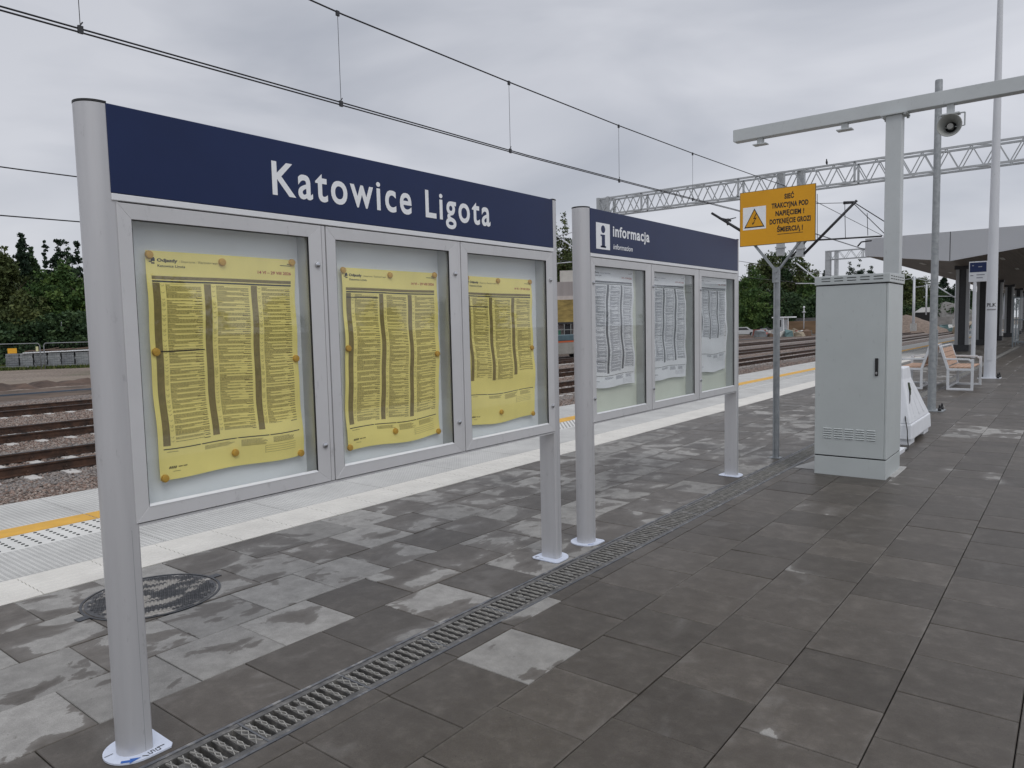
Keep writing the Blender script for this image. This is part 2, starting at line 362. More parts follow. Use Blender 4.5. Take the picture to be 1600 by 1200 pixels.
# platform body, dark bed under the slabs
g = MB(); g.box(-7.86, 6.0, -8, 160, -.86, -.045)
struct('platform_body', g, CONC)
def tile_mat():
    M = bpy.data.materials.new('wet_concrete_slab'); M.use_nodes = True; t = M.node_tree; b = t.nodes['Principled BSDF']; L = t.links.new
    ge = N(t, 'ShaderNodeNewGeometry'); a = N(t, 'ShaderNodeAttribute'); a.attribute_name = 'tile'; s = N(t, 'ShaderNodeSeparateXYZ'); L(a.outputs['Vector'], s.inputs[0])
    uv = N(t, 'ShaderNodeUVMap'); uv.uv_map = 'UV'
    off = N(t, 'ShaderNodeCombineXYZ'); m10 = N(t, 'ShaderNodeMath', operation='MULTIPLY'); m10.inputs[1].default_value = 37.0; L(s.outputs[0], m10.inputs[0]); L(m10.outputs[0], off.inputs[2])
    vec = N(t, 'ShaderNodeVectorMath', operation='ADD'); L(ge.outputs['Position'], vec.inputs[0]); L(off.outputs[0], vec.inputs[1])
    # patches, stretched a little
    mpn = N(t, 'ShaderNodeMapping'); mpn.inputs['Scale'].default_value = (4.0, 2.4, 1); L(vec.outputs[0], mpn.inputs[0])
    n1 = N(t, 'ShaderNodeTexNoise', i_Scale=1.0, i_Detail=9.0, i_Roughness=.56, i_Distortion=.45); L(mpn.outputs[0], n1.inputs['Vector'])
    # distance to slab edge in UV
    su = N(t, 'ShaderNodeSeparateXYZ'); L(uv.outputs[0], su.inputs[0])
    def edge(i):
        m_ = N(t, 'ShaderNodeMath', operation='SUBTRACT'); L(su.outputs[i], m_.inputs[0]); m_.inputs[1].default_value = .5
        ab = N(t, 'ShaderNodeMath', operation='ABSOLUTE'); L(m_.outputs[0], ab.inputs[0]); return ab
    ex, ey = edge(0), edge(1); mxn = N(t, 'ShaderNodeMath', operation='MAXIMUM'); L(ex.outputs[0], mxn.inputs[0]); L(ey.outputs[0], mxn.inputs[1])
    pw = N(t, 'ShaderNodeMath', operation='POWER'); L(mxn.outputs[0], pw.inputs[0]); pw.inputs[1].default_value = 3
    ed = N(t, 'ShaderNodeMath', operation='MULTIPLY'); L(pw.outputs[0], ed.inputs[0]); L(s.outputs[2], ed.inputs[1])
    sm = N(t, 'ShaderNodeMath', operation='ADD'); L(n1.outputs[0], sm.inputs[0]); L(s.outputs[1], sm.inputs[1])
    sm2 = N(t, 'ShaderNodeMath', operation='ADD'); L(sm.outputs[0], sm2.inputs[0]); L(ed.outputs[0], sm2.inputs[1])
    dry = N(t, 'ShaderNodeMapRange', interpolation_type='SMOOTHSTEP'); dry.inputs['From Min'].default_value = .587; dry.inputs['From Max'].default_value = .609; L(sm2.outputs[0], dry.inputs['Value'])
    half = N(t, 'ShaderNodeMapRange', interpolation_type='SMOOTHSTEP'); half.inputs['From Min'].default_value = .44; half.inputs['From Max'].default_value = .64; L(sm2.outputs[0], half.inputs['Value'])
    n2 = N(t, 'ShaderNodeTexNoise', i_Scale=9.0, i_Detail=8.0, i_Roughness=.7); L(vec.outputs[0], n2.inputs['Vector'])
    n3 = N(t, 'ShaderNodeTexNoise', i_Scale=230.0, i_Detail=2.0); L(ge.outputs['Position'], n3.inputs['Vector'])
    rd = N(t, 'ShaderNodeValToRGB'); rd.color_ramp.elements[0].position = .3; rd.color_ramp.elements[0].color = (.215,.208,.195,1); rd.color_ramp.elements[1].position = .7; rd.color_ramp.elements[1].color = (.335,.325,.305,1); L(n2.outputs[0], rd.inputs[0])
    rw = N(t, 'ShaderNodeValToRGB'); e = rw.color_ramp.elements; e.new(.52); 
    for q, (p, c_) in enumerate(((.32, (.068,.058,.048)), (.52, (.086,.075,.063)), (.72, (.125,.110,.094)))): e[q].position = p; e[q].color = (*c_, 1)
    L(n2.outputs[0], rw.inputs[0])
    # pale dried rims along some slab edges
    rim = N(t, 'ShaderNodeMapRange', interpolation_type='SMOOTHSTEP'); rim.inputs['From Min'].default_value = .462; rim.inputs['From Max'].default_value = .5
    rn = N(t, 'ShaderNodeMath', operation='MULTIPLY_ADD'); rn.inputs[1].default_value = .09; L(n2.outputs[0], rn.inputs[0]); mxa = N(t, 'ShaderNodeMath', operation='SUBTRACT'); L(mxn.outputs[0], mxa.inputs[0]); mxa.inputs[1].default_value = .052; L(mxa.outputs[0], rn.inputs[2]); L(rn.outputs[0], rim.inputs['Value'])
    # damp, lighter film
    rh = N(t, 'ShaderNodeMix', data_type='RGBA'); rh.inputs[7].default_value = (.165,.153,.138,1); L(rw.outputs[0], rh.inputs[6])
    hf = N(t, 'ShaderNodeMath', operation='MULTIPLY'); hf.inputs[1].default_value = .75; rwt = N(t, 'ShaderNodeMath', operation='MULTIPLY'); L(rim.outputs[0], rwt.inputs[0]); L(s.outputs[0], rwt.inputs[1]); rw2 = N(t, 'ShaderNodeMath', operation='MULTIPLY'); rw2.inputs[1].default_value = .4; L(rwt.outputs[0], rw2.inputs[0]); hmax = N(t, 'ShaderNodeMath', operation='MAXIMUM'); L(half.outputs[0], hmax.inputs[0]); L(rw2.outputs[0], hmax.inputs[1]); L(hmax.outputs[0], hf.inputs[0]); L(hf.outputs[0], rh.inputs[0])
    mc = N(t, 'ShaderNodeMix', data_type='RGBA'); L(dry.outputs[0], mc.inputs[0]); L(rh.outputs[2], mc.inputs[6]); L(rd.outputs[0], mc.inputs[7])
    # per slab tint
    br = N(t, 'ShaderNodeMath', operation='MULTIPLY_ADD'); L(s.outputs[0], br.inputs[0]); br.inputs[1].default_value = .36; br.inputs[2].default_value = .82
    sp = N(t, 'ShaderNodeMapRange'); L(n3.outputs[0], sp.inputs['Value']); sp.inputs['From Min'].default_value = .3; sp.inputs['From Max'].default_value = .7; sp.inputs['To Min'].default_value = .86; sp.inputs['To Max'].default_value = 1.14
    bm_ = N(t, 'ShaderNodeMath', operation='MULTIPLY'); L(br.outputs[0], bm_.inputs[0]); L(sp.outputs[0], bm_.inputs[1])
    # dark pits
    vo = N(t, 'ShaderNodeTexVoronoi', i_Scale=17.0); L(ge.outputs['Position'], vo.inputs['Vector'])
    pit = N(t, 'ShaderNodeMapRange'); pit.inputs['From Min'].default_value = .035; pit.inputs['From Max'].default_value = .06; pit.inputs['To Min'].default_value = .45; pit.inputs['To Max'].default_value = 1; L(vo.outputs['Distance'], pit.inputs['Value'])
    bm2 = N(t, 'ShaderNodeMath', operation='MULTIPLY'); L(bm_.outputs[0], bm2.inputs[0]); L(pit.outputs[0], bm2.inputs[1])
    fin = N(t, 'ShaderNodeVectorMath', operation='SCALE'); L(mc.outputs[2], fin.inputs[0]); L(bm2.outputs[0], fin.inputs['Scale']); L(fin.outputs[0], b.inputs['Base Color'])
    ro = N(t, 'ShaderNodeMapRange'); ro.inputs['To Min'].default_value = .42; ro.inputs['To Max'].default_value = .85; L(dry.outputs[0], ro.inputs['Value']); L(ro.outputs[0], b.inputs['Roughness'])
    b.inputs['Specular IOR Level'].default_value = .25
    bp = N(t, 'ShaderNodeBump'); bp.inputs['Strength'].default_value = .25; bp.inputs['Distance'].default_value = .002; L(n3.outputs[0], bp.inputs['Height'])
    bp2 = N(t, 'ShaderNodeBump'); bp2.inputs['Strength'].default_value = .3; bp2.inputs['Distance'].default_value = .006; L(n2.outputs[0], bp2.inputs['Height']); L(bp.outputs[0], bp2.inputs['Normal']); L(bp2.outputs[0], b.inputs['Normal'])
    return M
TILE = tile_mat()
class Tiles:
    def __init__(s): s.v = []; s.f = []; s.uv = []; s.at = []
    def tile(s, x0, x1, y0, y1, dryb, edg, gap=.0022):
        x0 += gap; x1 -= gap; y0 += gap; y1 -= gap
        o = len(s.v); dz = random.uniform(-.0012, .0012); tx = random.uniform(-.0012, .0012); ty = random.uniform(-.0012, .0012)
        c = .003
        for (ax, ay, az) in ((x0,y0,-tx-ty), (x1,y0,tx-ty), (x1,y1,tx+ty), (x0,y1,-tx+ty)):
            s.v.append((ax + (c if ax == x0 else -c), ay + (c if ay == y0 else -c), dz+az))
        for (ax, ay, az) in ((x0,y0,-tx-ty), (x1,y0,tx-ty), (x1,y1,tx+ty), (x0,y1,-tx+ty)): s.v.append((ax, ay, dz+az-.003))
        for (ax, ay) in ((x0,y0),(x1,y0),(x1,y1),(x0,y1)): s.v.append((ax, ay, -.044))
        uvq = [(0,0),(1,0),(1,1),(0,1)]
        s.f.append((o,o+1,o+2,o+3)); s.uv += uvq
        for k in (0, 4):
            for i in range(4):
                j = (i+1) % 4; s.f.append((o+k+4+i, o+k+4+j, o+k+j, o+k+i)); s.uv += [uvq[i], uvq[j], uvq[j], uvq[i]]
        r = random.random(); s.at += [(r, dryb, edg)]*12
    def build(s, name):
        me = bpy.data.meshes.new(name); me.from_pydata(s.v, [], s.f); uvl = me.uv_layers.new(name='UV')
        uvl.data.foreach_set('uv', np.array(s.uv, float).ravel())
        a = me.attributes.new('tile', 'FLOAT_VECTOR', 'POINT'); a.data.foreach_set('vector', np.array(s.at, float).ravel())
        me.materials.append(TILE); me.update(); o = bpy.data.objects.new(name, me); C.objects.link(o); tag(o, kind='structure'); return o
T = Tiles()
P1 = .437
rowsL = [(-3.06,-2.625,1.81), (-3.50,-3.06,2.04), (-3.955,-3.50,1.83), (-4.435,-3.955,2.05), (-4.90,-4.435,1.45)]
MH = (-4.32, 1.985)
for ri, (xa, xb, ph) in enumerate(rowsL):
    k0 = int((-4-ph)/P1)
    for k in range(k0, 260):
        ya = ph+k*P1
        if ya > 112: break
        db = random.choice([-.03, .03, .08, .12, .17, .05, .10]) if ya < 9 else random.choice([-.06, -.03, .0, .04, .09])
        if ya > 3.5: db -= .02
        if ri == 0 and ya < 2.6: db = -.08
        T.tile(xa, xb, ya, ya+P1, db, random.choice([-1.2, -.6, 0, .5, .9]))
T.build('platform_paving')
T = Tiles()
P2 = .4235
k = 0; xb = -.565-.4265*4          # -2.271
for k in range(-4, 200):
    ya = 1.57+k*.435
    d0 = .1 if abs(ya-2.87) < .25 else random.choice([-.16, -.12, -.07])
    T.tile(-2.372, -2.273, ya, ya+.435, d0, 0)
rows = [(-2.273+.4265*i, -2.273+.4265*(i+1)) for i in range(14)]
for ri, (xa, xb) in enumerate(rows):
    ph = {0: 2.422, 1: 2.622, 2: 2.403, 3: 2.63, 4: 2.43}.get(ri, 2.40+(.21 if ri % 2 else 0))
    k0 = int((-5-ph)/P2)
    for k in range(k0, 300):
        ya = ph+k*P2
        if ya > 112: break
        db = random.choice([-.24, -.2, -.2, -.17, -.14, -.11]); eg = random.choice([0, 0, .3, .5, .8])
        if ya > 6 and random.random() < .3: db = random.choice([-.06, -.03, -.1])
        if ri == 0 and k == 0: db, eg = .2, .5
        if ri == 4 and abs(ya-18.7) < .2: db, eg = .5, 0
        if abs(ya-11.3) < .5 and ri in (2, 3) : db = .06
        T.tile(xa, xb, ya, ya+P2, db, eg)
T.build('platform_paving')

# white ribbed guidance strip
STRIPW = mat('white_ribbed_strip', (.64, .62, .57), .7, noise=.09, scale=3, bump=.2, bscale=90)
g = MB()
prof = [(-5.39,-.04), (-5.39,0)]
x = -5.375
for i in range(7):
    prof += [(x, 0), (x+.008, .005), (x+.036, .005), (x+.044, 0)]; x += .0655
prof += [(-4.912, 0), (-4.912,-.04)]
for k in range(-12, 260):
    ya = 1.613+k*.4445+.002; yb = ya+.4405
    if ya > 114: break
    vs = [(a, ya, b) for a, b in prof]+[(a, yb, b) for a, b in prof]; n = len(prof)
    g.add(vs, [(i, i+1, n+i+1, n+i) for i in range(n-1)]+[tuple(range(n))[::-1], tuple(range(n, 2*n))])
struct('tactile_strip', g, STRIPW)
# platform edge slabs with anti-slip pattern
def edge_mat():
    M = bpy.data.materials.new('edge_slab_concrete'); M.use_nodes = True; t = M.node_tree; b = t.nodes['Principled BSDF']; L = t.links.new
    ge = N(t, 'ShaderNodeNewGeometry'); sp = N(t, 'ShaderNodeSeparateXYZ'); L(ge.outputs['Position'], sp.inputs[0])
    def lin(a, c, ph=0):
        m1 = N(t, 'ShaderNodeMath', operation='MULTIPLY'); m1.inputs[1].default_value = a; L(sp.outputs[0], m1.inputs[0])
        m2 = N(t, 'ShaderNodeMath', operation='MULTIPLY_ADD'); m2.inputs[1].default_value = c; L(sp.outputs[1], m2.inputs[0]); L(m1.outputs[0], m2.inputs[2])
        s_ = N(t, 'ShaderNodeMath', operation='SINE'); L(m2.outputs[0], s_.inputs[0]); return s_
    k = 2*math.pi/.062
    a1, a2 = lin(k*.9, k*.8), lin(k*.9, -k*.8)
    mm = N(t, 'ShaderNodeMath', operation='MULTIPLY'); L(a1.outputs[0], mm.inputs[0]); L(a2.outputs[0], mm.inputs[1])
    h = N(t, 'ShaderNodeMapRange', interpolation_type='SMOOTHSTEP'); h.inputs['From Min'].default_value = -.1; h.inputs['From Max'].default_value = .35; L(mm.outputs[0], h.inputs['Value'])
    # smooth zone under the yellow line and the studs
    z1 = N(t, 'ShaderNodeMath', operation='LESS_THAN'); z1.inputs[1].default_value = -6.11; L(sp.outputs[0], z1.inputs[0])
    z2 = N(t, 'ShaderNodeMath', operation='GREATER_THAN'); z2.inputs[1].default_value = -6.87; L(sp.outputs[0], z2.inputs[0])
    z = N(t, 'ShaderNodeMath', operation='MULTIPLY'); L(z1.outputs[0], z.inputs[0]); L(z2.outputs[0], z.inputs[1])
    hh = N(t, 'ShaderNodeMath', operation='MAXIMUM'); L(h.outputs[0], hh.inputs[0]); L(z.outputs[0], hh.inputs[1])
    n1 = N(t, 'ShaderNodeTexNoise', i_Scale=1.6, i_Detail=7.0, i_Roughness=.65); L(ge.outputs['Position'], n1.inputs['Vector'])
    r = N(t, 'ShaderNodeValToRGB'); r.color_ramp.elements[0].position = .3; r.color_ramp.elements[0].color = (.53,.525,.50,1); r.color_ramp.elements[1].position = .65; r.color_ramp.elements[1].color = (.69,.685,.65,1); L(n1.outputs[0], r.inputs[0])
    dk = N(t, 'ShaderNodeMix', data_type='RGBA', blend_type='MULTIPLY'); dk.inputs[0].default_value = 1; rr = N(t, 'ShaderNodeMapRange'); rr.inputs['To Min'].default_value = .70; L(hh.outputs[0], rr.inputs['Value'])
    L(r.outputs[0], dk.inputs[6]); cc = N(t, 'ShaderNodeCombineColor'); [L(rr.outputs[0], cc.inputs[i]) for i in range(3)]; L(cc.outputs[0], dk.inputs[7]); L(dk.outputs[2], b.inputs['Base Color'])
    b.inputs['Roughness'].default_value = .75
    bp = N(t, 'ShaderNodeBump'); bp.inputs['Strength'].default_value = .9; bp.inputs['Distance'].default_value = .006; L(hh.outputs[0], bp.inputs['Height']); L(bp.outputs[0], b.inputs['Normal']); return M
g = MB()
for k in range(-8, 105):
    ya = 2.60+k*1.075+.004
    g.box(-7.9, -5.394, ya, ya+1.068, -.22, 0)
struct('platform_edge', g, edge_mat())
g = MB(); g.box(-7.78, -5.394, -6, 115, -.1, -.012)
struct('platform_edge_joint_fill', g, mat('joint_fill', (.22,.21,.19), .9, noise=.2, scale=20))
YLINE = mat('yellow_line_paint', (.66, .36, .035), .6, noise=.12, scale=4, bump=.2, bscale=60)
g = MB()
for k in range(-8, 105):
    ya = 2.60+k*1.075+.006
    g.box(-6.845, -6.575, ya, ya+1.064, .0005, .004)
struct('platform_line', g, YLINE)
STUD = mat('dark_stud', (.06,.065,.06), .6, noise=.3, scale=30)
g = MB()
for k in range(-8, 60):
    for j in range(12):
        ya = 2.60+k*1.075+.055+j*.0888
        for i in range(6):
            g.tube((-6.527+i*.072, ya, .0005), (-6.527+i*.072, ya, .005), .014, .012, 8)
o = struct('tactile_studs', g, STUD)

# ------------------------------------------------------------ drainage channel, manhole
ch = thing('drainage_channel', 'long slotted iron drainage channel running between the wet paving slabs', 'drain', loc=(-2.498, 1, 0))
g = MB(); g.box(-.128,-.112,-6,112,-.14,.0); g.box(.112,.126,-6,112,-.14,.0); 
gd = MB(); gd.box(-.1115,.1115,-6,112,-.16,-.13); gd.box(-.1118,-.1112,-6,112,-.13,-.032); gd.box(.1112,.1118,-6,112,-.13,-.032); obj('channel_trough', gd, DKSTEEL, ch)  # dark lining put in so the slots look black, shade held in its colour
for k in range(-14, 120): g.box(-.112, .112, k*.5-.004, k*.5+.004, -.03, -.002)
obj('channel_body', g, mat('channel_steel', (.075,.08,.09), .42, .4, scale=12, ramp=[(.35,(.08,.085,.095)),(.55,(.15,.155,.165)),(.68,(.36,.35,.33))], bump=.3, bscale=80), ch)
GR = mat('iron_grate', (.09,.085,.08), .5, .2, scale=18, ramp=[(.33,(.075,.074,.072)),(.55,(.135,.13,.122)),(.72,(.26,.25,.23))], bump=.3, bscale=150)
GRR = mat('grate_ribs_dirt', (.32,.31,.285), .7, noise=.35, scale=30)
def grate_mesh(detail):
    g = MB(); g.m = 0; g.box(-.110,-.082,.005,.495,-.03,-.003); g.box(.082,.110,.005,.495,-.03,-.003)
    y = .0135
    n = 11
    for i in range(n):
        ya = .008+i*.0455; yb = ya+.0215
        if i == n-1: yb = .495
        g.box(-.083,.083, ya, min(yb, .495), -.03, -.006)
        if detail:
            g.m = 1
            for q in range(3):      # criss-cross ribs cast on each bar
                xa = -.075+q*.050
                g.bar((xa, ya+.002, -.0045), (xa+.050, min(yb,.495)-.002, -.0045), .0035, .005)
                g.bar((xa+.050, ya+.002, -.0045), (xa, min(yb,.495)-.002, -.0045), .0035, .005)
            g.m = 0
    g.box(-.03,.03,.20,.235,-.03,-.0055)
    return g.mesh('grate', [GR, GRR])
gm0 = grate_mesh(True)
for k in range(-4, 88):
    o = bpy.data.objects.new('grate', gm0); C.objects.link(o); o.parent = ch; o.location = (0, k*.5, 0)
g = MB()
for k in range(88*11, 220*11, 2):
    g.box(-.083,.083, k*.0455+0, k*.0455+.045, -.03, -.006)
tag(obj('grate_bars', g, GR, ch), kind='stuff')

mh = thing('manhole_cover', 'round dark chequered manhole cover with white dirt beside the left post', 'manhole cover', loc=(*MH, 0))
r0 = .365
g = MB(); g.lathe([(r0+.014,-.03),(r0+.014,.0055),(r0-.000,.0055),(r0-.002,-.02)], 64)
for sx, ang in ((1, R_(92)), (1, R_(-85))):
    c, s_ = math.cos(ang), math.sin(ang)
    def rot(x, y, z): return (x*c-y*s_, x*s_+y*c, z)
    g.prism([(r0,-.028),(r0+.07,-.028),(r0+.07,.028),(r0,.028)], -.03, .0050, rot)
obj('frame', g, CAST, mh)
def manhole_mat():
    M = mat('manhole_iron', (.05,.05,.055), .5, .2, scale=5.5, ramp=[(.40,(.055,.057,.062)),(.52,(.085,.085,.088)),(.56,(.36,.34,.31)),(.8,(.46,.44,.40))], stretch=(1.7,.8,1), bump=.3, bscale=100); return M
MHM = manhole_mat()
g = MB(); g.lathe([(0,.0045),(r0-.010,.0045),(r0-.010,-.02)], 48); obj('cover_plate', g, MHM, mh)
g = MB(); st = .0245
for i in range(-16, 17):
    for j in range(-16, 17):
        x, y = i*st, j*st+(st/2 if i % 2 else 0)
        if x*x+y*y < (r0-.035)**2: g.add([(x-.009,y-.008,.004),(x+.009,y-.008,.004),(x+.009,y+.008,.004),(x-.009,y+.008,.004),(x-.006,y-.005,.011),(x+.006,y-.005,.011),(x+.006,y+.005,.011),(x-.006,y+.005,.011)], [(4,5,6,7),(0,1,5,4),(1,2,6,5),(2,3,7,6),(3,0,4,7)])
obj('chequer_blocks', g, MHM, mh)

# ------------------------------------------------------------ rails
RH = -.6
def rail_profile(xc):
    return [(xc-.07,RH-.17),(xc+.07,RH-.17),(xc+.07,RH-.155),(xc+.012,RH-.135),(xc+.01,RH-.045),(xc+.036,RH-.034),(xc+.036,RH-.006),(xc+.028,RH),(xc-.028,RH),(xc-.036,RH-.006),(xc-.036,RH-.034),(xc-.01,RH-.045),(xc-.012,RH-.135),(xc-.07,RH-.155)]
slp = MB()
slp.hexa([(-1.3,-.13,-.2),(1.3,-.13,-.2),(1.3,.13,-.2),(-1.3,.13,-.2)], [(-1.27,-.10,0),(1.27,-.10,0),(1.27,.10,0),(-1.27,.10,0)])
slm = slp.mesh('sleeper', SLEEP, bevel=.02)
clp = MB()
for ti, (a, b) in enumerate(TRACKS):
    lab = ['rusty railway track hidden below the platform edge', 'rusty railway track on pale concrete sleepers nearest the platform', 'second rusty railway track from the platform, in brown ballast', 'farthest rusty railway track, beyond the wider gravel strip'][ti]
    tr = thing('railway_track', lab, 'railway track', 'railway tracks beside the platform', loc=((a+b)/2, 0, 0))
    xc = (a+b)/2
    for r in (a, b):
        g = MB(); p = rail_profile(r-xc); n = len(p)
        g.prism(p, -40, 400, lambda x, z, y: (x, y, z))
        o = obj('rail', g, [RAILS, RAILH], tr)
        for pl in o.data.polygons:
            if abs(pl.normal.z) > .6 and pl.center.z > RH-.01: pl.material_index = 1
    win = [(-1, 30)] if ti else [(0, 20)]
    y0s, y1s = (3.0, 36) if ti == 0 else (2.0, 52) if ti == 1 else (3.5, 48) if ti == 2 else (5, 45)
    ys = np.arange(round(y0s/.6), round(y1s/.6))*.6+.3
    for y in ys[:95]:
        o = bpy.data.objects.new('sleeper', slm); C.objects.link(o); o.parent = tr; o.location = (0, float(y), -.775)
    g = MB(); y = float(ys[min(94, len(ys)-1)])+.6
    while y < 160: g.box(-1.3, 1.3, y-.1, y+.1, -.9, -.775); y += .6
    tag(obj('far_sleepers', g, SLEEP, tr), kind='stuff')
    g = MB()
    for y in ys[:95]:
        for r in (a-xc, b-xc):
            for sx in (-1, 1):
                g.box(r+sx*.075-.03, r+sx*.075+.03, y-.04, y+.04, -.775, -.725); g.tube((r+sx*.085, y, -.73), (r+sx*.085, y, -.69), .014, .014, 6)
    tag(obj('rail_clips', g, RAILS, tr), kind='stuff')

# ------------------------------------------------------------ information boards
XF = -2.695; XC = -2.7578
def d_profile(sgn):
    """rounded towards sgn (-1 = -Y), flat towards the board; local coords, x half width .1"""
    hw = .0625; pts = []
    for i in range(25):
        a = math.pi*i/24
        pts.append((hw*math.cos(a), sgn*(hw*1.0*math.sin(a))))
    pts += [(-hw, -sgn*.036), (-hw+.005, -sgn*.041), (hw-.005, -sgn*.041), (hw, -sgn*.036)]
    return pts
def plate_profile(sgn):
    hw = .107; pts = [(hw*math.cos(math.pi*i/20), sgn*.0+sgn*hw*1.0*math.sin(math.pi*i/20)) for i in range(21)]
    pts += [(-hw,-sgn*.085), (-hw+.02,-sgn*.1), (hw-.02,-sgn*.1), (hw,-sgn*.085)]
    return pts
WORDS = {}
def make_board(y0, y1, zt, doors, backmat, lock_side, label, letters, plates):
    ym = (y0+y1)/2
    B = thing('information_board', label, 'notice board', 'information boards on the platform', loc=(XC, ym, 0))
    def P(p): return (p[0]-XC, p[1]-ym, p[2])
    def O(name, g, m, par=None, **k):
        g.v = [P(v) for v in g.v]; return obj(name, g, m, par or B, **k)
    for sgn, yc in ((-1, y0-.013), (1, y1+.019)):
        pr = [(x+XC, y+yc) for x, y in d_profile(sgn)]
        g = MB(); g.prism(pr, .006, zt-.006, smooth=True); post = O('post', g, ALU)
        g = MB(); g.prism([((x-XC)*1.015+XC, ((y-yc)*1.015+yc) if (y-yc)*sgn > -.018 else yc-sgn*.018) for x, y in pr], zt-.004, zt+.003); O('cap', g, BLACKP, post)
        # groove along the joint with the board
        ys = yc-sgn*.012
        g = MB(); g.box(XC+.0615, XC+.0629, ys-.0007, ys+.0007, .01, .845); O('groove', g, COLG, post)
        g = MB(); g.prism([(x+XC, y+yc) for x, y in plate_profile(sgn)], .0015, .008); pl = O('base_plate', g, PLATEW, post)
        g = MB(); g.prism([((x)*.99+XC, y*.99+yc) for x, y in plate_profile(sgn)], -.001, .0014); O('plate_underside', g, BLACKP, post)
        plates(sgn, yc, post, O)
    ya, yb = y0, y1
    # header
    g = MB(); g.box(XF-.09, XF+.004, ya+.002, yb-.002, 2.052, zt-.004); hd = O('header_panel', g, NAVY, bevel=.002, seg=1)
    g = MB(); g.box(XF-.09, XF+.006, ya+.002, yb-.002, 2.026, 2.050); O('header_rail', g, mat('sky_sheen_paint', (.76,.77,.78), .35, .1, noise=.04, scale=9), bevel=.002, seg=1)  # pale colour stands in for sky reflected along the rail edge
    g = MB(); g.box(XF-.09, XF-.002, ya+.003, yb-.003, .853, .862); O('bottom_rail', g, ALUL)
    g = MB(); g.box(XF-.095, XF-.088, ya+.003, yb-.003, .862, 2.026); O('rear_panel', g, backmat)
    g = MB()
    for k, (d0, d1, q0, q1) in enumerate(doors):
        for yy in (q0-.012, q1+.002): g.box(XF-.087, XF-.018, yy, yy+.01, .90, 1.985)
        g.box(XF-.087, XF-.018, q0-.012, q1+.012, 1.975, 1.985); g.box(XF-.087, XF-.018, q0-.012, q1+.012, .90, .908)
    O('case_sides', g, mat('case_side', (.50,.515,.52), .5, .3, noise=.05, scale=8))
    g = MB(); g.box(XF-.03, XF-.012, ya+.004, yb-.004, .864, .905); g.box(XF-.03, XF-.012, ya+.004, yb-.004, 1.985, 2.024)
    prev = ya+.004
    for (d0, d1, q0, q1) in doors: g.box(XF-.03, XF-.012, prev, q0-.02, .905, 1.985); prev = q1+.02
    g.box(XF-.03, XF-.012, prev, yb-.004, .905, 1.985); O('case_carcass', g, DARKGAP)
    prev = None
    for (d0, d1, q0, q1) in doors:
        if prev is not None:
            g = MB(); mid = (prev+d0)/2; g.box(XF-.02, XF+.001, mid-.009, mid+.009, .865, 2.022); O('mullion', g, ALUL, bevel=.001, seg=1)
        prev = d1
    for (d0, d1, q0, q1) in doors:
        zo0, zo1, zi0, zi1 = .866, 2.021, .919, 1.966
        g = MB(); o_ = [(d0,zo0),(d1,zo0),(d1,zo1),(d0,zo1)]; i_ = [(q0,zi0),(q1,zi0),(q1,zi1),(q0,zi1)]
        xf, xb = XF+.004, XF-.014
        for a in range(4):   # four mitred pieces
            b_ = (a+1) % 4
            g.hexa([(xb,*o_[a]),(xb,*o_[b_]),(xb,*i_[b_]),(xb,*i_[a])], [(xf,*o_[a]),(xf,*o_[b_]),(xf-.002,*i_[b_]),(xf-.002,*i_[a])])
        me_g = MB(); me_g.v = [P(v) for v in g.v]; me_g.f = g.f; me_g.sm = g.sm; me_g.mi = g.mi
        # keep the mitre joints visible: build without merging
        me = bpy.data.meshes.new('door'); me.from_pydata(me_g.v, [], me_g.f); me.materials.append(ALUL); me.update()
        bm = bmesh.new(); bm.from_mesh(me); bmesh.ops.recalc_face_normals(bm, faces=bm.faces); bmesh.ops.bevel(bm, geom=bm.edges[:], offset=.0009, segments=1, affect='EDGES'); bm.to_mesh(me); bm.free()
        door = obj('door', me, None, B)
        g = MB(); g.box(XF-.0135, XF-.0095, q0-.008, q1+.008, zi0-.008, zi1+.008); O('glass_pane', g, GLASS, door)
        g = MB()
        g.box(XF-.009, XF-.0, q0-.001, q0+.0025, zi0, zi1); g.box(XF-.009, XF-.0, q1-.0025, q1+.001, zi0, zi1); g.box(XF-.009, XF-.0, q0, q1, zi1-.0025, zi1+.001); g.box(XF-.009, XF-.0, q0, q1, zi0-.001, zi0+.0025)
        O('gasket', g, DARKGAP, door)
        g = MB(); g.hexa([(XF+.0037,q0+.002,zi0-.001),(XF+.0037,q1-.002,zi0-.001),(XF-.0088,q1-.002,zi0-.001),(XF-.0088,q0+.002,zi0-.001)], [(XF+.0035,q0+.002,zi0+.0015),(XF+.0035,q1-.002,zi0+.0015),(XF-.0085,q1-.002,zi0+.0085),(XF-.0085,q0+.002,zi0+.0085)])
        O('sill', g, mat('sky_sheen_paint', (.76,.77,.78)), door)  # bevel painted with the same pale sky reflection as the header rail
        yl = (q1+d1)/2+.006 if lock_side > 0 else (q0+d0)/2-.004
        for zl in (1.846, 1.034):
            g = MB(); g.lathe([(0,.011),(.007,.011),(.0115,.008),(.0125,.0),(.0125,-.005)], 16, lambda p: (XF+.004+p[2], yl+p[0], zl+p[1]))
            lk = O('lock', g, CHROME, door)
    letters(hd, O, B)
    return B
def put_text(O, par, name, s, ya, zb, w, cap, x, m, **k):
    vs, fs = text_mesh(s, (w, cap), lambda a, b: (x, ya+a, zb+b), **k)
    g = MB(); g.add(vs, fs); g2 = MB(); g2.add([(v[0], v[1], v[2]) for v in vs], fs)
    return O(name, g2, m, par)
def let1(hd, O, B):
    put_text(O, hd, 'lettering', 'Katowice Ligota', 1.832, 2.131, 1.43, .131, XF+.0052, WHITEINK, bold=.018, spacing=1.2, xh=1.12)
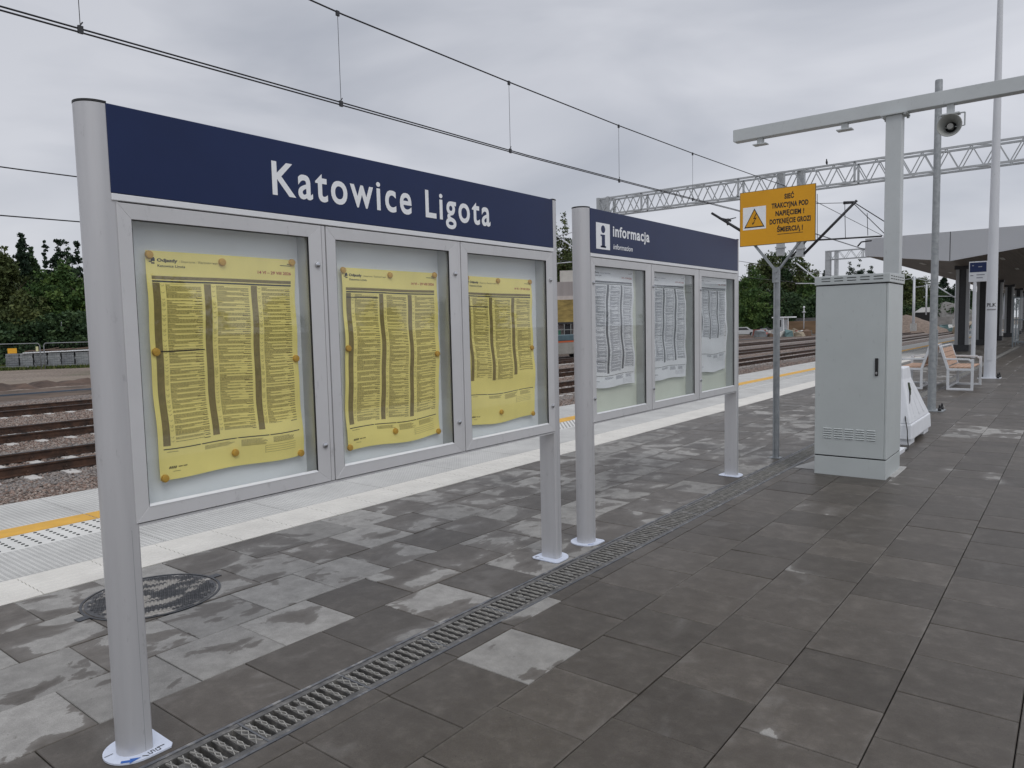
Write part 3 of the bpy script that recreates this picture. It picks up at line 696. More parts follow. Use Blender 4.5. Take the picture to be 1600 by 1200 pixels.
def let2(hd, O, B):
    g = MB(); g.box(XF+.004, XF+.0055, 4.418, 4.606, 2.085, 2.268); O('information_symbol', g, WHITEINK, hd)
    g = MB(); X0 = XF+.0062; yc = 4.512
    n = 24; pts = [(X0, yc+.028*math.cos(2*math.pi*i/n), 2.226+.027*math.sin(2*math.pi*i/n)) for i in range(n)]; g.add(pts, [tuple(range(n))])
    g.quad((X0,yc-.02,2.102),(X0,yc+.024,2.102),(X0,yc+.024,2.188),(X0,yc-.02,2.188))
    g.quad((X0,yc-.036,2.176),(X0,yc-.02,2.176),(X0,yc-.02,2.188),(X0,yc-.036,2.188))
    g.quad((X0,yc-.036,2.097),(X0,yc+.038,2.097),(X0,yc+.038,2.11),(X0,yc-.036,2.11))
    O('information_letter', g, NAVY, hd)
    put_text(O, hd, 'lettering', 'informacja', 4.65, 2.190, .565, .070, XF+.0052, WHITEINK, bold=.028, spacing=1.1, xh=1.12)
    put_text(O, hd, 'lettering', 'information', 4.652, 2.098, .29, .036, XF+.0052, WHITEINK, bold=.012, shear=.2)
def plates1(sgn, yc, post, O):
    z = .0092
    if sgn < 0:
        g = MB(); g.add([(XC+.03,1.035,z),(XC+.075,1.055,z),(XC+.07,1.07,z),(XC+.115,1.078,z),(XC+.06,1.028,z),(XC+.055,1.04,z),(XC+.01,1.03,z)][::1], [(0,1,2,3,4,5,6)])
        g = MB(); a = Vector((XC+.062,.0,z)); pts = [(XC+.10,yc-.135,z),(XC+.125,yc-.085,z),(XC+.105,yc-.093,z),(XC+.115,yc-.05,z),(XC+.075,yc-.105,z),(XC+.092,yc-.10,z),(XC+.085,yc-.128,z)]
        g.add(pts, [(0,1,3,4),(0,4,5,6)]); 
        g = MB(); g.add([(XC+.098-.03,yc-.112+.03,z),(XC+.118-.03,yc-.088+.03,z),(XC+.126-.03,yc-.093+.03,z),(XC+.119-.03,yc-.048+.03,z),(XC+.095-.03,yc-.078+.03,z),(XC+.105-.03,yc-.080+.03,z),(XC+.085-.03,yc-.104+.03,z)], [(0,1,2,3,4,5,6)])
        O('blue_arrow', g, BLUEINK, post)
        g = MB(); g.bar((XC-.02,yc-.10,z),(XC-.02,yc-.07,z),.0025,.0006)
        g.bar((XC+.085,yc-.012,z),(XC+.100,yc+.006,z),.004,.0006); g.bar((XC+.074,yc+.048,z),(XC+.074,yc+.075,z),.004,.0006)
        s = [[(0,0),(.02,0),(.02,.012),(.0,.012),(0,.024),(.02,.024)], [(.0,.034),(.02,.034),(.02,.05),(0,.05),(0,.034)]]
        for st_ in s:
            for p, q in zip(st_[:-1], st_[1:]): g.bar((XC+.076+p[0],yc+.012+p[1]*.8,z),(XC+.076+q[0],yc+.012+q[1]*.8,z),.0022,.0006)
        O('pen_marks', g, BLACK, post)
    else:
        g = MB(); g.bar((XC-.09,yc-.08,z),(XC-.07,yc-.055,z),.003,.0006); g.bar((XC-.075,yc-.09,z),(XC-.085,yc-.06,z),.003,.0006); g.bar((XC-.05,yc-.085,z),(XC-.02,yc-.08,z),.0025,.0006)
        O('pen_marks', g, BLACK, post)
def plates2(sgn, yc, post, O):
    z = .0092; g = MB()
    if sgn < 0: g.bar((XC+.06,yc-.068,z),(XC+.085,yc-.03,z),.005,.0006); O('pen_marks', g, BLUEINK, post)
D1 = [(1.196,2.072,1.246,2.005), (2.099,2.978,2.152,2.910), (3.003,3.878,3.059,3.813)]
D2 = [(4.350,5.226,4.402,5.152), (5.250,6.140,5.300,6.066), (6.164,7.068,6.217,7.003)]
b1 = make_board(1.180, 3.896, 2.362, D1, BACKW, 1, 'large silver framed board with navy header reading Katowice Ligota above three yellow timetables', let1, plates1)
b2 = make_board(4.343, 7.085, 2.362, D2, BACKG, -1, 'farther silver framed board with navy header reading informacja above three white timetables', let2, plates2)

# ------------------------------------------------------------ timetables
def wave(a, b, ph, amp):
    """outward bulge of pinned paper, a,b in 0..1"""
    e = math.sin(math.pi*min(1, max(0, b)))
    s = amp*(.5+.5*math.sin(b*9.5+ph+a*1.2))*(.35+.65*e)
    s += amp*.5*math.sin(a*7+ph*1.7+b*2.1)*(.4+.6*e)
    s += amp*.25*math.sin(b*23+ph*2.3+a*3)
    return s
def timetable(ya, yb, za, zb, ph, yellow, cols_end, label, breaks, group, amp=.011, blank=False, split_z=None, slant=0.):
    xb = XF-.072
    pm, im, bm_ = (YPAPER, YINK, YBAND) if yellow else (WPAPER, WINK, WBAND)
    ym, w, h = (ya+yb)/2, yb-ya, zb-za
    Tt = thing('timetable_poster', label, 'timetable', group, loc=(xb, ym, za))
    def S(a, b, dx=0.0):      # a along y 0..1, b up 0..1
        x = .004+wave(a, b, ph, amp)+.002+dx
        y = (a-.5)*w + .006*math.sin(b*6+ph*1.3)*(1 if a > .3 else .6)
        z = b*h - .006*math.sin(a*8+ph)*(1-b) - .012*(1-b)*math.sin(math.pi*a)*0.6 + slant*(a-.5)*(1-b)
        return (x, y, z)
    nu, nv = 26, 44; g = MB()
    vs = [S(i/nu, j/nv) for j in range(nv+1) for i in range(nu+1)]+[S(i/nu, j/nv, -.0008) for j in range(nv+1) for i in range(nu+1)]
    K = (nu+1)*(nv+1); fs = []
    for j in range(nv):
        for i in range(nu):
            a = j*(nu+1)+i; fs.append((a, a+1, a+nu+2, a+nu+1)); fs.append((K+a+nu+1, K+a+nu+2, K+a+1, K+a))
    g.add(vs, fs, True); obj('sheet', g, pm, Tt)
    def rect(g, a0, a1, b0, b1, dx=.0006, sub=1):
        n = max(1, int((a1-a0)/.06)); mv = max(1, int((b1-b0)/.025))
        vs = [S(a0+(a1-a0)*i/n, b0+(b1-b0)*j/mv, dx) for j in range(mv+1) for i in range(n+1)]
        g.add(vs, [(j*(n+1)+i, j*(n+1)+i+1, (j+1)*(n+1)+i+1, (j+1)*(n+1)+i) for j in range(mv) for i in range(n)], True)
    R = random.Random(int(ph*1000))
    bands = MB(); rules = MB(); ink = MB()
    rect(bands, .03, .965, .878, .893); rect(rules, .03, .965, .866, .873, .0009)
    rect(ink, .05, .95, .884, .886, .0009)
    x0s = [.03, .345, .66]; cw = .30
    for ci, x0 in enumerate(x0s):
        end = cols_end[ci]
        rect(bands, x0, x0+.044, end, .863)
        z = .858
        while z > end+.012:
            nl = R.choice([1, 1, 2, 3, 3, 4, 5]); lh = .0043; bh = nl*lh+.009
            if z-bh < end: break
            # time in band
            rect(ink, x0+.012, x0+.032, z-.007, z-.003, .0010)
            # icons: small v shapes
            for q in range(R.choice([1, 1, 2])):
                zc = z-.006-q*.007
                for sgn in (-1, 1): ink.add([S(x0+.058+sgn*.009, zc+.003, .0009), S(x0+.058+sgn*.012, zc+.003, .0009), S(x0+.0595, zc-.003, .0009), S(x0+.0565, zc-.003, .0009)], [(0,1,2,3)])
            if R.random() < .8: rect(ink, x0+.078, x0+.078+R.uniform(.02,.07), z-.005, z-.0025, .0009)
            zz = z-.008
            for l in range(nl):
                a = x0+.078; lim = x0+cw-.004 if l < nl-1 else x0+.078+R.uniform(.1, .2)
                while a < lim:
                    ww = R.uniform(.006, .022); rect(ink, a, min(lim, a+ww), zz-.0021, zz, .0009); a += ww+.0024
                zz -= lh
            rect(ink, x0+cw-R.uniform(.03, .06), x0+cw-.004, zz-.0022, zz+.0015, .0009)
            rect(ink, x0+.076, x0+cw, z+.0003, z+.0010, .0009)
            z -= bh
        for bz in breaks.get(ci, []): rect(rules, x0, x0+cw+.005, bz-.0025, bz+.0025, .0012)
    fb = min(cols_end)-.02 if not split_z else split_z
    for a0, a1 in ((.03,.262),(.27,.5),(.508,.73),(.738,.965)): rect(rules, a0, a1, fb-.0022, fb+.0022, .0009)
    for a0, a1, nl in ((.29,.49,4),(.53,.72,7),(.76,.93,6)):
        zz = fb-.012
        for l in range(nl):
            a = a0; lim = a1-R.uniform(0, .05)
            while a < lim: ww = R.uniform(.006,.02); rect(ink, a, min(lim,a+ww), zz-.002, zz, .0009); a += ww+.0024
            zz -= .0048
    rect(ink, .05, .12, fb-.014, fb-.012)
    for q in (0, 1, 2, 3): rect(ink, .70, .93, fb-.052-q*.011, fb-.0508-q*.011, .0009)
    rect(ink, .70, .702, fb-.088, fb-.052); 
    for q in range(4): rules.add([S(.055+q*.012, .048, .001), S(.063+q*.012, .048, .001), S(.069+q*.012, .058, .001), S(.061+q*.012, .058, .001)], [(0,1,2,3)])
    for a in (.115,.145): rect(ink, a, a+.025, .051, .056)
    rect(ink, .08,.125,.034,.036)
    # small train pictogram
    pic = MB(); rect(pic, .03, .053, .955, .967, .001); rect(pic, .036, .05, .967, .972, .001); rect(pic, .018, .036, .951, .955, .001); rect(pic, .032,.051,.944,.950,.001)
    rect(pic, .975-.04, .965, .975, .978, .001); rect(pic, .88, .965, .967, .970, .001)
    obj('train_pictogram', pic, BLACK, Tt)
    obj('column_bands', bands, bm_, Tt); obj('rules', rules, BLACK if yellow else WBAND, Tt); tag(obj('printed_entries', ink, im, Tt), kind='stuff')
    def word(name, s, a0, b0, aw, cap, m_, **k):
        vs, fs = text_mesh(s, (aw, cap), lambda x, y: S(a0+x, b0+y, .0011), **k)
        g = MB(); g.add(vs, fs); obj(name, g, m_, Tt)
    word('heading', 'Odjazdy', .065, .955, .122, .0125, BLACK if yellow else WBAND, bold=.035)
    word('subheading', '/ Departures / Відправлення', .198, .955, .235, .0085, im)
    word('station_name', 'Katowice Ligota', .068, .932, .165, .0105, BLACK if yellow else WBAND, bold=.01)
    word('validity_dates', '14 VI – 29 VIII 2026', .71, .923, .255, .0135, REDINK, bold=.02)
    return Tt, S
GY = 'yellow departure timetables on the near board'; GW = 'white arrival timetables on the far board'
TY = [timetable(1.318,1.972,1.000,1.868,1.0,True,(.150,.165,.165),'leftmost yellow timetable on the near board, close-printed in three columns',{0:[.565]},GY,split_z=.135),
      timetable(2.232,2.872,.978,1.850,2.6,True,(.14,.145,.145),'middle yellow timetable on the near board, printed almost to its foot in three columns',{0:[.84]},GY,split_z=.12),
      timetable(3.103,3.742,.985,1.846,4.3,True,(.30,.30,.32),'rightmost yellow timetable on the near board, blank across its lower quarter',{0:[.80]},GY,split_z=.205)]
TW = [timetable(4.440,5.075,1.096,1.964,5.2,False,(.13,.12,.14),'leftmost white timetable on the far board, with wavy grey column bands',{0:[.22]},GW,amp=.013,split_z=.10),
      timetable(5.355,6.010,1.090,1.965,.4,False,(.17,.16,.17),'middle white timetable on the far board, with a black rule low in its first column',{0:[.42]},GW,amp=.013,split_z=.12),
      timetable(6.300,6.940,1.092,1.972,3.3,False,(.36,.35,.36),'rightmost white timetable on the far board, blank across its lower third',{0:[.86]},GW,amp=.013,split_z=.19)]
spots = [(.0,.985,'top left corner'),(.47,.972,'top middle'),(.98,.99,'top right corner'),(.0,.565,'left edge'),(1.0,.50,'right edge'),(.02,.012,'bottom left corner'),(.48,.07,'bottom middle'),(.985,.01,'bottom right corner')]
g = MB(); g.lathe([(0,.007),(.009,.0075),(.0135,.006),(.0155,.002),(.0155,-.004),(0,-.004)], 20, lambda p: (p[2], p[0], p[1])); magm = g.mesh('magnet', MAGY)
names = ['leftmost', 'middle', 'rightmost']
for ti, (Tt, S) in enumerate(TY):
    for a, b, where in spots:
        if ti == 2 and where in ('left edge',): continue
        o = bpy.data.objects.new('magnet', magm); C.objects.link(o)
        p = Vector(S(min(.975, max(.02, a)), b, .005))+Tt.location; p.y += random.uniform(-.006, .006); p.z += random.uniform(-.006, .006); o.location = p
        tag(o, f'round yellow magnet at the {where} of the {names[ti]} yellow timetable', 'magnet', 'magnets pinning the yellow timetables')

# ------------------------------------------------------------ warning sign
SY = 8.25
sg = thing('warning_sign', 'amber high voltage warning sign on a galvanised pole between board and cabinet', 'sign', loc=(-2.70, SY+.03, 0))
def LS(p): return (p[0]+2.70, p[1]-SY-.03, p[2])
def OS(name, g, m_, par=sg, **k): g.v = [LS(v) for v in g.v]; return obj(name, g, m_, par, **k)
px0, px1, pz0, pz1 = -3.113, -2.284, 2.405, 3.012
g = MB(); g.box(px0, px1, SY, SY+.012, pz0, pz1); pn = OS('sign_panel', g, SIGNE, bevel=.001, seg=1)
g = MB(); g.box(px0+.006, px1-.006, SY-.0015, SY, pz0+.006, pz1-.006); OS('panel_face', g, SIGNY, pn)
def lerp(fx, fz): return px0+fx*(px1-px0), pz1-fz*(pz1-pz0)
def sq(f0, f1, g0, g1, y, m_, nm):
    a, b = lerp(f0, g0); c, d = lerp(f1, g1); g = MB(); g.quad((a, y, d), (c, y, d), (c, y, b), (a, y, b)); return OS(nm, g, m_, pn)
sq(.045, .36, .285, .70, SY-.0022, WHITEINK, 'symbol_field')
def tri(cx, cz, s, y, m_, nm):
    g = MB(); h = s*.92; g.add([(cx-s/2, y, cz-h/2), (cx+s/2, y, cz-h/2), (cx, y, cz+h/2)], [(0,1,2)]); return OS(nm, g, m_, pn)
cx, cz = lerp(.203, .49)
tri(cx, cz, .232, SY-.0027, BLACK, 'triangle_border'); tri(cx, cz-.003, .198, SY-.0032, SIGNY, 'triangle')
g = MB(); y = SY-.0038
for poly in ([(.018,.062),(.030,.062),(.0,.008),(-.014,.0)], [(-.014,.0),(-.008,.010),(.024,.016),(.020,.004)], [(.024,.016),(.014,.014),(-.016,-.048),(-.008,-.046)], [(-.026,-.040),(.004,-.034),(-.018,-.066)]):
    g.add([(cx+a, y, cz-.012+b) for a, b in poly], [tuple(range(len(poly)))])
OS('lightning_bolt', g, BLACK, pn)
lines = [('SIEĆ', .665, .205, .125), ('TRAKCYJNA POD', .672, .352, .475), ('NAPIĘCIEM !', .672, .495, .37), ('DOTKNIĘCIE GROZI', .675, .637, .53), ('ŚMIERCIĄ !', .675, .785, .335)]
for s, fc, fz, fw in lines:
    w = fw*(px1-px0); a, b = lerp(fc-fw/2, fz)
    vs, fs = text_mesh(s, (w, .050), lambda x, yy: (a+x, SY-.0025, b+yy), bold=.042, spacing=1.08)
    g = MB(); g.add(vs, fs); OS('lettering', g, BLACK, pn)
sq(.515, .845, .825, .835, SY-.0025, BLACK, 'underline')
g = MB(); g.bar((-2.70, SY+.03, 0), (-2.70, SY+.03, 2.16), .05, .05); g.v = g.v
gg = MB()   # C profile pole
for (xa, xb_, ya_, yb_) in ((-.030,-.024,-.022,.022), (.024,.030,-.022,.022), (-.024,.024,.016,.022), (-.024,-.012,-.022,-.016), (.012,.024,-.022,-.016)):
    gg.box(xa-2.70, xb_-2.70, SY+.03+ya_, SY+.03+yb_, 0, 2.15)
gg.box(-2.724,-2.676, SY+.016, SY+.02, 0, 2.14)
pole = OS('pole', gg, GALV)
g = MB(); g.box(-2.74,-2.66, SY-.005, SY+.006, 1.98, 2.14); g.tube((-2.70,SY-.02,2.03),(-2.70,SY,2.03),.012); g.tube((-2.70,SY-.02,2.10),(-2.70,SY,2.10),.012); OS('clamp', g, GALV, pole)
for sx in (-1, 1):
    g = MB(); g.bar((-2.70+sx*.012, SY+.025, 2.10), (-2.70+sx*.27, SY+.022, 2.43), .03, .006); g.bar((-2.70+sx*.012, SY+.028, 2.11), (-2.70+sx*.27, SY+.028, 2.44), .006, .03)
    OS('bracket_arm', g, GALV)
g = MB(); g.prism([(-.06+-2.70,SY-.03),(.06-2.70,SY-.03),(.06-2.70,SY+.09),(-.06-2.70,SY+.09)], 0.0005, .006); OS('foot_plate', g, GALV)

# ------------------------------------------------------------ technical cabinet
cb = thing('technical_cabinet', 'tall pale grey sheet metal cabinet with black handle and louvres', 'cabinet', loc=(-1.77, 7.965, 0))
ox, oy = -1.77, 7.965
x0, x1, y0, y1 = -.328, .328, -.345, .345
g = MB(); g.box(x0, x1, y0, y1, .0, .188); obj('plinth', g, CABG, cb, bevel=.004)
g = MB(); g.box(x0+.004, x1-.004, y0+.004, y1-.004, .188, .196); obj('plinth_gap', g, SLOT, cb)
g = MB(); g.box(x0, x1, y0+.012, y1, .196, 1.886); obj('body', g, CABG, cb, bevel=.004)
g = MB(); g.box(x0, x1-.02, y0-.004, y0+.010, .200, 1.884); dr_ = obj('door', g, CABG, cb, bevel=.005)
g = MB(); g.box(x1-.018, x1, y0+.0, y0+.011, .200, 1.884); obj('door_edge', g, CABG, cb, bevel=.003)
g = MB(); g.hexa([(x0-.012,y0-.014,1.895),(x1+.012,y0-.014,1.895),(x1+.012,y1+.012,1.895),(x0-.012,y1+.012,1.895)], [(x0-.012,y0-.014,1.98),(x1+.012,y0-.014,1.98),(x1+.012,y1+.012,1.995),(x0-.012,y1+.012,1.995)]); hd = obj('hood', g, CABG, cb, bevel=.006)
g = MB(); g.box(x0+.004,x1-.004,y0+.004,y1-.004,1.884,1.897); obj('hood_gap', g, SLOT, cb)
g = MB()
for i in range(5):
    for j in range(2):
        xa = x0+.055+i*.118; g = MB(); g.box(xa, xa+.082, y0-.0155, y0-.0135, 1.925+j*.026, 1.932+j*.026); obj('vent_slot', g, SLOT, hd)
for i in range(6):
    for j in range(2):
        ya = y0+.03+i*.108; g = MB(); g.box(x1+.0115, x1+.0135, ya, ya+.07, 1.925+j*.026, 1.932+j*.026); obj('vent_slot', g, SLOT, hd)
g = MB(); gs = MB()
for i in range(5):
    for j in range(5):
        xa = x0+.085+i*.1; z = .372+j*.023
        g.add([(xa,y0-.004,z+.012),(xa+.078,y0-.004,z+.012),(xa+.078,y0-.011,z+.004),(xa,y0-.011,z+.004),(xa,y0-.004,z+.003),(xa+.078,y0-.004,z+.003)], [(0,1,2,3),(3,2,5,4),(0,3,4),(1,5,2)])
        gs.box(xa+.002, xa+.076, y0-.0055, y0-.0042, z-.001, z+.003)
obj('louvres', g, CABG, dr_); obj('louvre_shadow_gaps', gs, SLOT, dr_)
g = MB(); g.box(.222,.250,y0-.016,y0-.004,1.005,1.175); hn = obj('handle', g, BLACKP, dr_, bevel=.004)
g = MB(); g.tube((.236,y0-.02,1.035),(.236,y0-.016,1.035),.010,.010,14); g.box(.233,.239,y0-.0215,y0-.02,1.018,1.034); obj('key_lock', g, CHROME, hn)
fo = MB(); fo.hexa([(-2.42,7.80,-.03),(-1.37,7.80,-.03),(-1.37,8.42,-.03),(-2.25,8.42,-.03)], [(-2.36,7.80,.006),(-1.40,7.80,.006),(-1.40,8.42,.006),(-2.25,8.42,.006)])
struct('cabinet_footing', fo, CONC)

# ------------------------------------------------------------ display gantry and loudspeaker
dg_ = thing('sign_gantry', 'pale grey T-shaped steel post and long crossbar behind the cabinet', 'gantry', loc=(-1.761, 9.49, 0))
g = MB(); g.box(-.083,.083,-.083,.083,.01,3.865); po = obj('post', g, PALEG, dg_, bevel=.006)
g = MB(); g.box(-.16,.16,-.16,.16,.0005,.012); obj('foot_plate', g, PALEG, po)
g = MB(); g.box(-1.881,1.95,-.07,.07,3.884,4.036); bmo = obj('crossbar', g, PALEG, dg_, bevel=.006)
g = MB(); g.box(-.135,.135,-.12,.12,3.866,3.883)
for sx in (-.115,.115):
    for sy in (-.1,.1): g.tube((sx,sy,3.845),(sx,sy,3.866),.016,.016,6)
obj('flange', g, PALEG, dg_)
for xx in (-1.55, -.54):
    g = MB(); g.box(xx-.035,xx+.035,-.035,.035,3.815,3.884); g.box(xx-.085,xx+.085,-.06,.06,3.803,3.815); g.box(xx-.03,xx+.03,-.0615,-.06,3.806,3.812); obj('hanger_bracket', g, PALEG, dg_)
g = MB(); g.box(-1.885,-1.881,-.066,.066,3.888,4.032); obj('end_cap', g, PALEG, dg_)
g = MB(); xx = .55; g.box(xx-.035,xx+.035,-.035,.035,3.785,3.884); g.box(xx-.09,xx+.09,-.06,.06,3.772,3.785); obj('hanger_bracket', g, PALEG, dg_)
sp = thing('horn_loudspeaker', 'round pale grey horn loudspeaker hanging under the crossbar', 'loudspeaker', loc=(-1.205, 9.49, 3.64))
def hf(p): x, y, z = p; return (x, -z, y)
g = MB(); g.lathe([(.118,.13),(.122,.118),(.108,.085),(.075,.03),(.05,-.03),(.046,-.10),(.046,-.17),(0,-.17)], 40, hf)
g.lathe([(.118,.13),(.112,.122),(.098,.085),(.068,.03),(.045,-.03)], 40, hf); obj('horn', g, mat('horn_shell', (.36,.37,.35), .5, noise=.06, scale=9), sp)
g = MB(); g.lathe([(0,-.03),(.1,.06),(.045,-.03)], 4, hf); g = MB(); g.lathe([(.0,.075),(.03,.072),(.034,.05),(.03,-.02)], 24, hf); obj('horn_core', g, mat('horn_core', (.30,.30,.28), .5, noise=.06, scale=9), sp)
g = MB(); g.lathe([(0,-.028),(.06,-.0)], 24, hf); obj('horn_throat', g, SLOT, sp)
g = MB(); g.path([(-.13,.0,.0),(-.13,.0,.14),(.13,.0,.14),(.13,.0,.0)], .008); g.tube((0,0,.131),(0,0,.14),.03); g.tube((-.13,0,0),(-.04,.0,0),.006); g.tube((.13,0,0),(.04,.0,0),.006); obj('yoke', g, PALEG, sp)

# ------------------------------------------------------------ galvanised pole, white mast
def bolts(par, r, z, n=4, s=1):
    for k in range(n):
        a = math.pi/4+k*math.pi/2; g = MB(); x, y = r*math.cos(a), r*math.sin(a)
        g.tube((x,y,z),(x,y,z+.05*s),.026*s,.026*s,10); g.tube((x,y,z+.05*s),(x,y,z+.1*s),.016*s,.014*s,10); obj('bolt_cap', g, BLACKP, par)
gp_ = thing('galvanised_pole', 'plain galvanised steel pole standing between bench and white barrier', 'pole', loc=(-1.94, 13.84, 0))
g = MB(); g.lathe([(.064,.012),(.063,1.2),(.0625,1.2)], 20); g.lathe([(.058,1.2),(.052,4.95)], 20); g.lathe([(.057,4.95),(.056,5.36),(.052,5.38),(0,5.38)], 20); ps = obj('shaft', g, GALV, gp_)
g = MB(); g.box(-.19,.19,-.19,.19,.0005,.014); obj('base_plate', g, GALV, gp_); bolts(gp_, .19, .014)
g = MB(); g.box(.045,.068,-.025,.025,.75,1.35); obj('access_door', g, GALV, ps)
wm = thing('lighting_mast', 'tall tapering white lighting mast with small black lettering', 'mast', loc=(-1.79, 21.75, 0))
g = MB(); g.lathe([(.130,.012),(.125,1.0),(.120,2.2),(.060,9.2),(.05,12.5),(0,12.5)], 28); ws = obj('shaft', g, MASTW, wm)
g = MB(); g.box(-.24,.24,-.24,.24,.0005,.014); obj('base_plate', g, MASTW, wm); bolts(wm, .27, .014, s=1.25)
g = MB(); g.box(-.05,.05,-.133,-.12,.45,.75); obj('access_door', g, MASTW, ws)
g = MB(); g.bar((0,0,12.4),(-1.6,0,12.6),.07); g.box(-2.3,-1.6,-.15,.15,12.55,12.65); obj('lamp_arm', g, MASTW, wm)
def wrap(x, y): a = R_(-85)+(x-.11)/.122; return (.1245*math.cos(a), .1245*math.sin(a), y)
vs, fs = text_mesh('PLK', (.215,.085), lambda x, y: wrap(x, y+1.79), bold=.02); g = MB(); g.add(vs, fs); obj('lettering', g, BLACK, ws)
g = MB()
for q in range(9):
    g.add([wrap(.0+q*.024, 1.70), wrap(.017+q*.024, 1.70), wrap(.017+q*.024, 1.735), wrap(q*.024, 1.735)], [(0,1,2,3)])
obj('small_print', g, mat('faded_print', (.2,.2,.21), .6, noise=.2, scale=40), ws)

# ------------------------------------------------------------ benches
def make_bench(label, mirror):
    bn = thing('bench', label, 'bench', 'wood and white metal benches back to back')
    s = -1 if mirror else 1      # seat faces +X when s=1; back at x=0, front at x=.46*s ; runs along +Y 1.6
    WM = mat('white_bench_metal', (.62,.64,.66), .4, noise=.04, scale=8)
    for yy in (0, 1.55):
        g = MB(); t = .045
        g.bar((s*.02,yy,.0),(s*.02,yy,.46),t,.05); g.bar((s*.46,yy,0),(s*.46,yy,.66),t,.05); g.bar((s*.0,yy,.022),(s*.48,yy,.022),.05,t); g.bar((s*.0,yy,.44),(s*.48,yy,.44),.05,t)
        g.bar((s*.02,yy,.44),(s*-.13,yy,.93),t,.05); g.bar((s*-.06,yy,.665),(s*.40,yy,.655),.05,.035); g.bar((s*.39,yy,.655),(s*.46,yy,.60),.05,.035)
        obj('side_frame', g, WM, bn, bevel=.004, seg=1)
    for k in range(5):
        g = MB(); xa = s*(.055+k*.088); g.box(min(xa-.038*1,xa+.038), max(xa-.038,xa+.038), .028, 1.522, .465, .492); obj('seat_slat', g, WOOD, bn, bevel=.003, seg=1)
    for k in range(4):
        z = .56+k*.095; x_ = s*(.02-.306*(z-.44)+.018); g = MB()
        g.hexa([(x_-.012,.028,z-.042),(x_+.012,.028,z-.042),(x_+.012,1.522,z-.042),(x_-.012,1.522,z-.042)], [(x_-.012-s*.026,.028,z+.042),(x_+.012-s*.026,.028,z+.042),(x_+.012-s*.026,1.522,z+.042),(x_-.012-s*.026,1.522,z+.042)]); obj('back_slat', g, WOOD, bn)
    g = MB(); g.bar((s*-.135,0,.935),(s*-.135,1.55,.935),.05,.02); g.bar((s*.02,0,.06),(s*.02,1.55,.06),.03); obj('top_rail', g, WM, bn)
    return bn
be = make_bench('bench facing right with wooden slats, in front of the white mast', False); be.location = (-2.24, 17.92, 0)
be = make_bench('bench facing left, partly hidden by the cabinet and galvanised pole', True); be.location = (-2.70, 17.92, 0)

# ------------------------------------------------------------ plastic barrier and cable
br = thing('plastic_barrier', 'white plastic water-filled barrier just behind the grey cabinet', 'barrier', loc=(-1.82, 9.85, 0))
g = MB()
X0, X1, Y0, Y1 = -.24, .24, 0, 1.42
g.hexa([(X0,Y0,.07),(X1,Y0,.07),(X1,Y1,.07),(X0,Y1,.07)], [(X0+.01,Y0+.02,.26),(X1-.01,Y0+.02,.26),(X1-.01,Y1-.02,.26),(X0+.01,Y1-.02,.26)])
g.hexa([(X0+.02,Y0+.03,.26),(X1-.02,Y0+.03,.26),(X1-.02,Y1-.03,.26),(X0+.02,Y1-.03,.26)], [(-.08,.16,.80),(.11,.16,.80),(.11,.66,.80),(-.08,.66,.80)])
g.hexa([(-.08,.16,.80),(.11,.16,.80),(.11,.66,.80),(-.08,.66,.80)], [(-.07,.17,.94),(.10,.17,.94),(.10,.60,.94),(-.07,.60,.94)])
obj('shell', g, BARW, br, bevel=.016, seg=2)
g = MB()
for k in range(3):
    yb_, yt_ = .32+k*.33, .24+k*.13
    for sx, (xb_, xt_) in ((1, (X1-.015, .115)),):
        g.hexa([(xb_-.02,yb_,.32),(xb_-.013,yb_,.32),(xb_-.013,yb_+.10,.32),(xb_-.02,yb_+.10,.32)], [(xt_-.02,yt_,.74),(xt_+.010,yt_,.74),(xt_+.010,yt_+.05,.74),(xt_-.02,yt_+.05,.74)])
obj('side_ribs', g, BARW, br, bevel=.006)
for ya in (.02, 1.06):
    g = MB(); g.box(X0+.02,X1-.03,ya,ya+.34,0,.075); obj('foot', g, BARW, br, bevel=.01)
g = MB(); g.box(X0,X1-.02,-.9,-.52,0,.05); g.hexa([(X0,-.86,.05),(X1-.05,-.86,.05),(X1-.05,-.56,.05),(X0,-.56,.05)],[(X0,-.8,.12),(.02,-.8,.12),(.02,-.62,.12),(X0,-.62,.12)])
o = obj('barrier_foot', g, BARW, bevel=.006); o.location = (-1.80, 9.93, 0); tag(o, 'low white plastic foot lying at the back corner of the cabinet', 'barrier foot')
cbp = [(.15,.33,.66),(.165,.26,.58),(.17,.20,.50),(.14,.12,.42),(.16,.03,.32),(.19,-.03,.2),(.20,-.06,.10),(.22,-.12,.012),(.24,-.32,.008),(.20,-.60,.008)]
cab = thing('power_cable', 'thin black cable with a dark green plug hanging down the white barrier', 'cable', loc=(-1.82, 9.85, 0))
def smooth_path(p, n=6):
    out_ = []
    P_ = [Vector(q) for q in p]; P_ = [P_[0]]+P_+[P_[-1]]
    for i in range(1, len(P_)-2):
        for j in range(n):
            t = j/n; a, b, c, d = P_[i-1:i+3]
            out_.append(.5*((2*b)+(-a+c)*t+(2*a-5*b+4*c-d)*t*t+(-a+3*b-3*c+d)*t**3))
    return out_+[P_[-2]]
g = MB(); g.path(smooth_path(cbp), .006, 6); obj('cord', g, BLACKP, cab)
g = MB(); g.tube((.125,.37,.74),(.152,.335,.655),.017,.014,10); g.tube((.152,.335,.655),(.163,.29,.60),.012,.008,10); obj('plug', g, mat('dark_green_plug', (.03,.045,.015), .5, noise=.2, scale=20), cab)

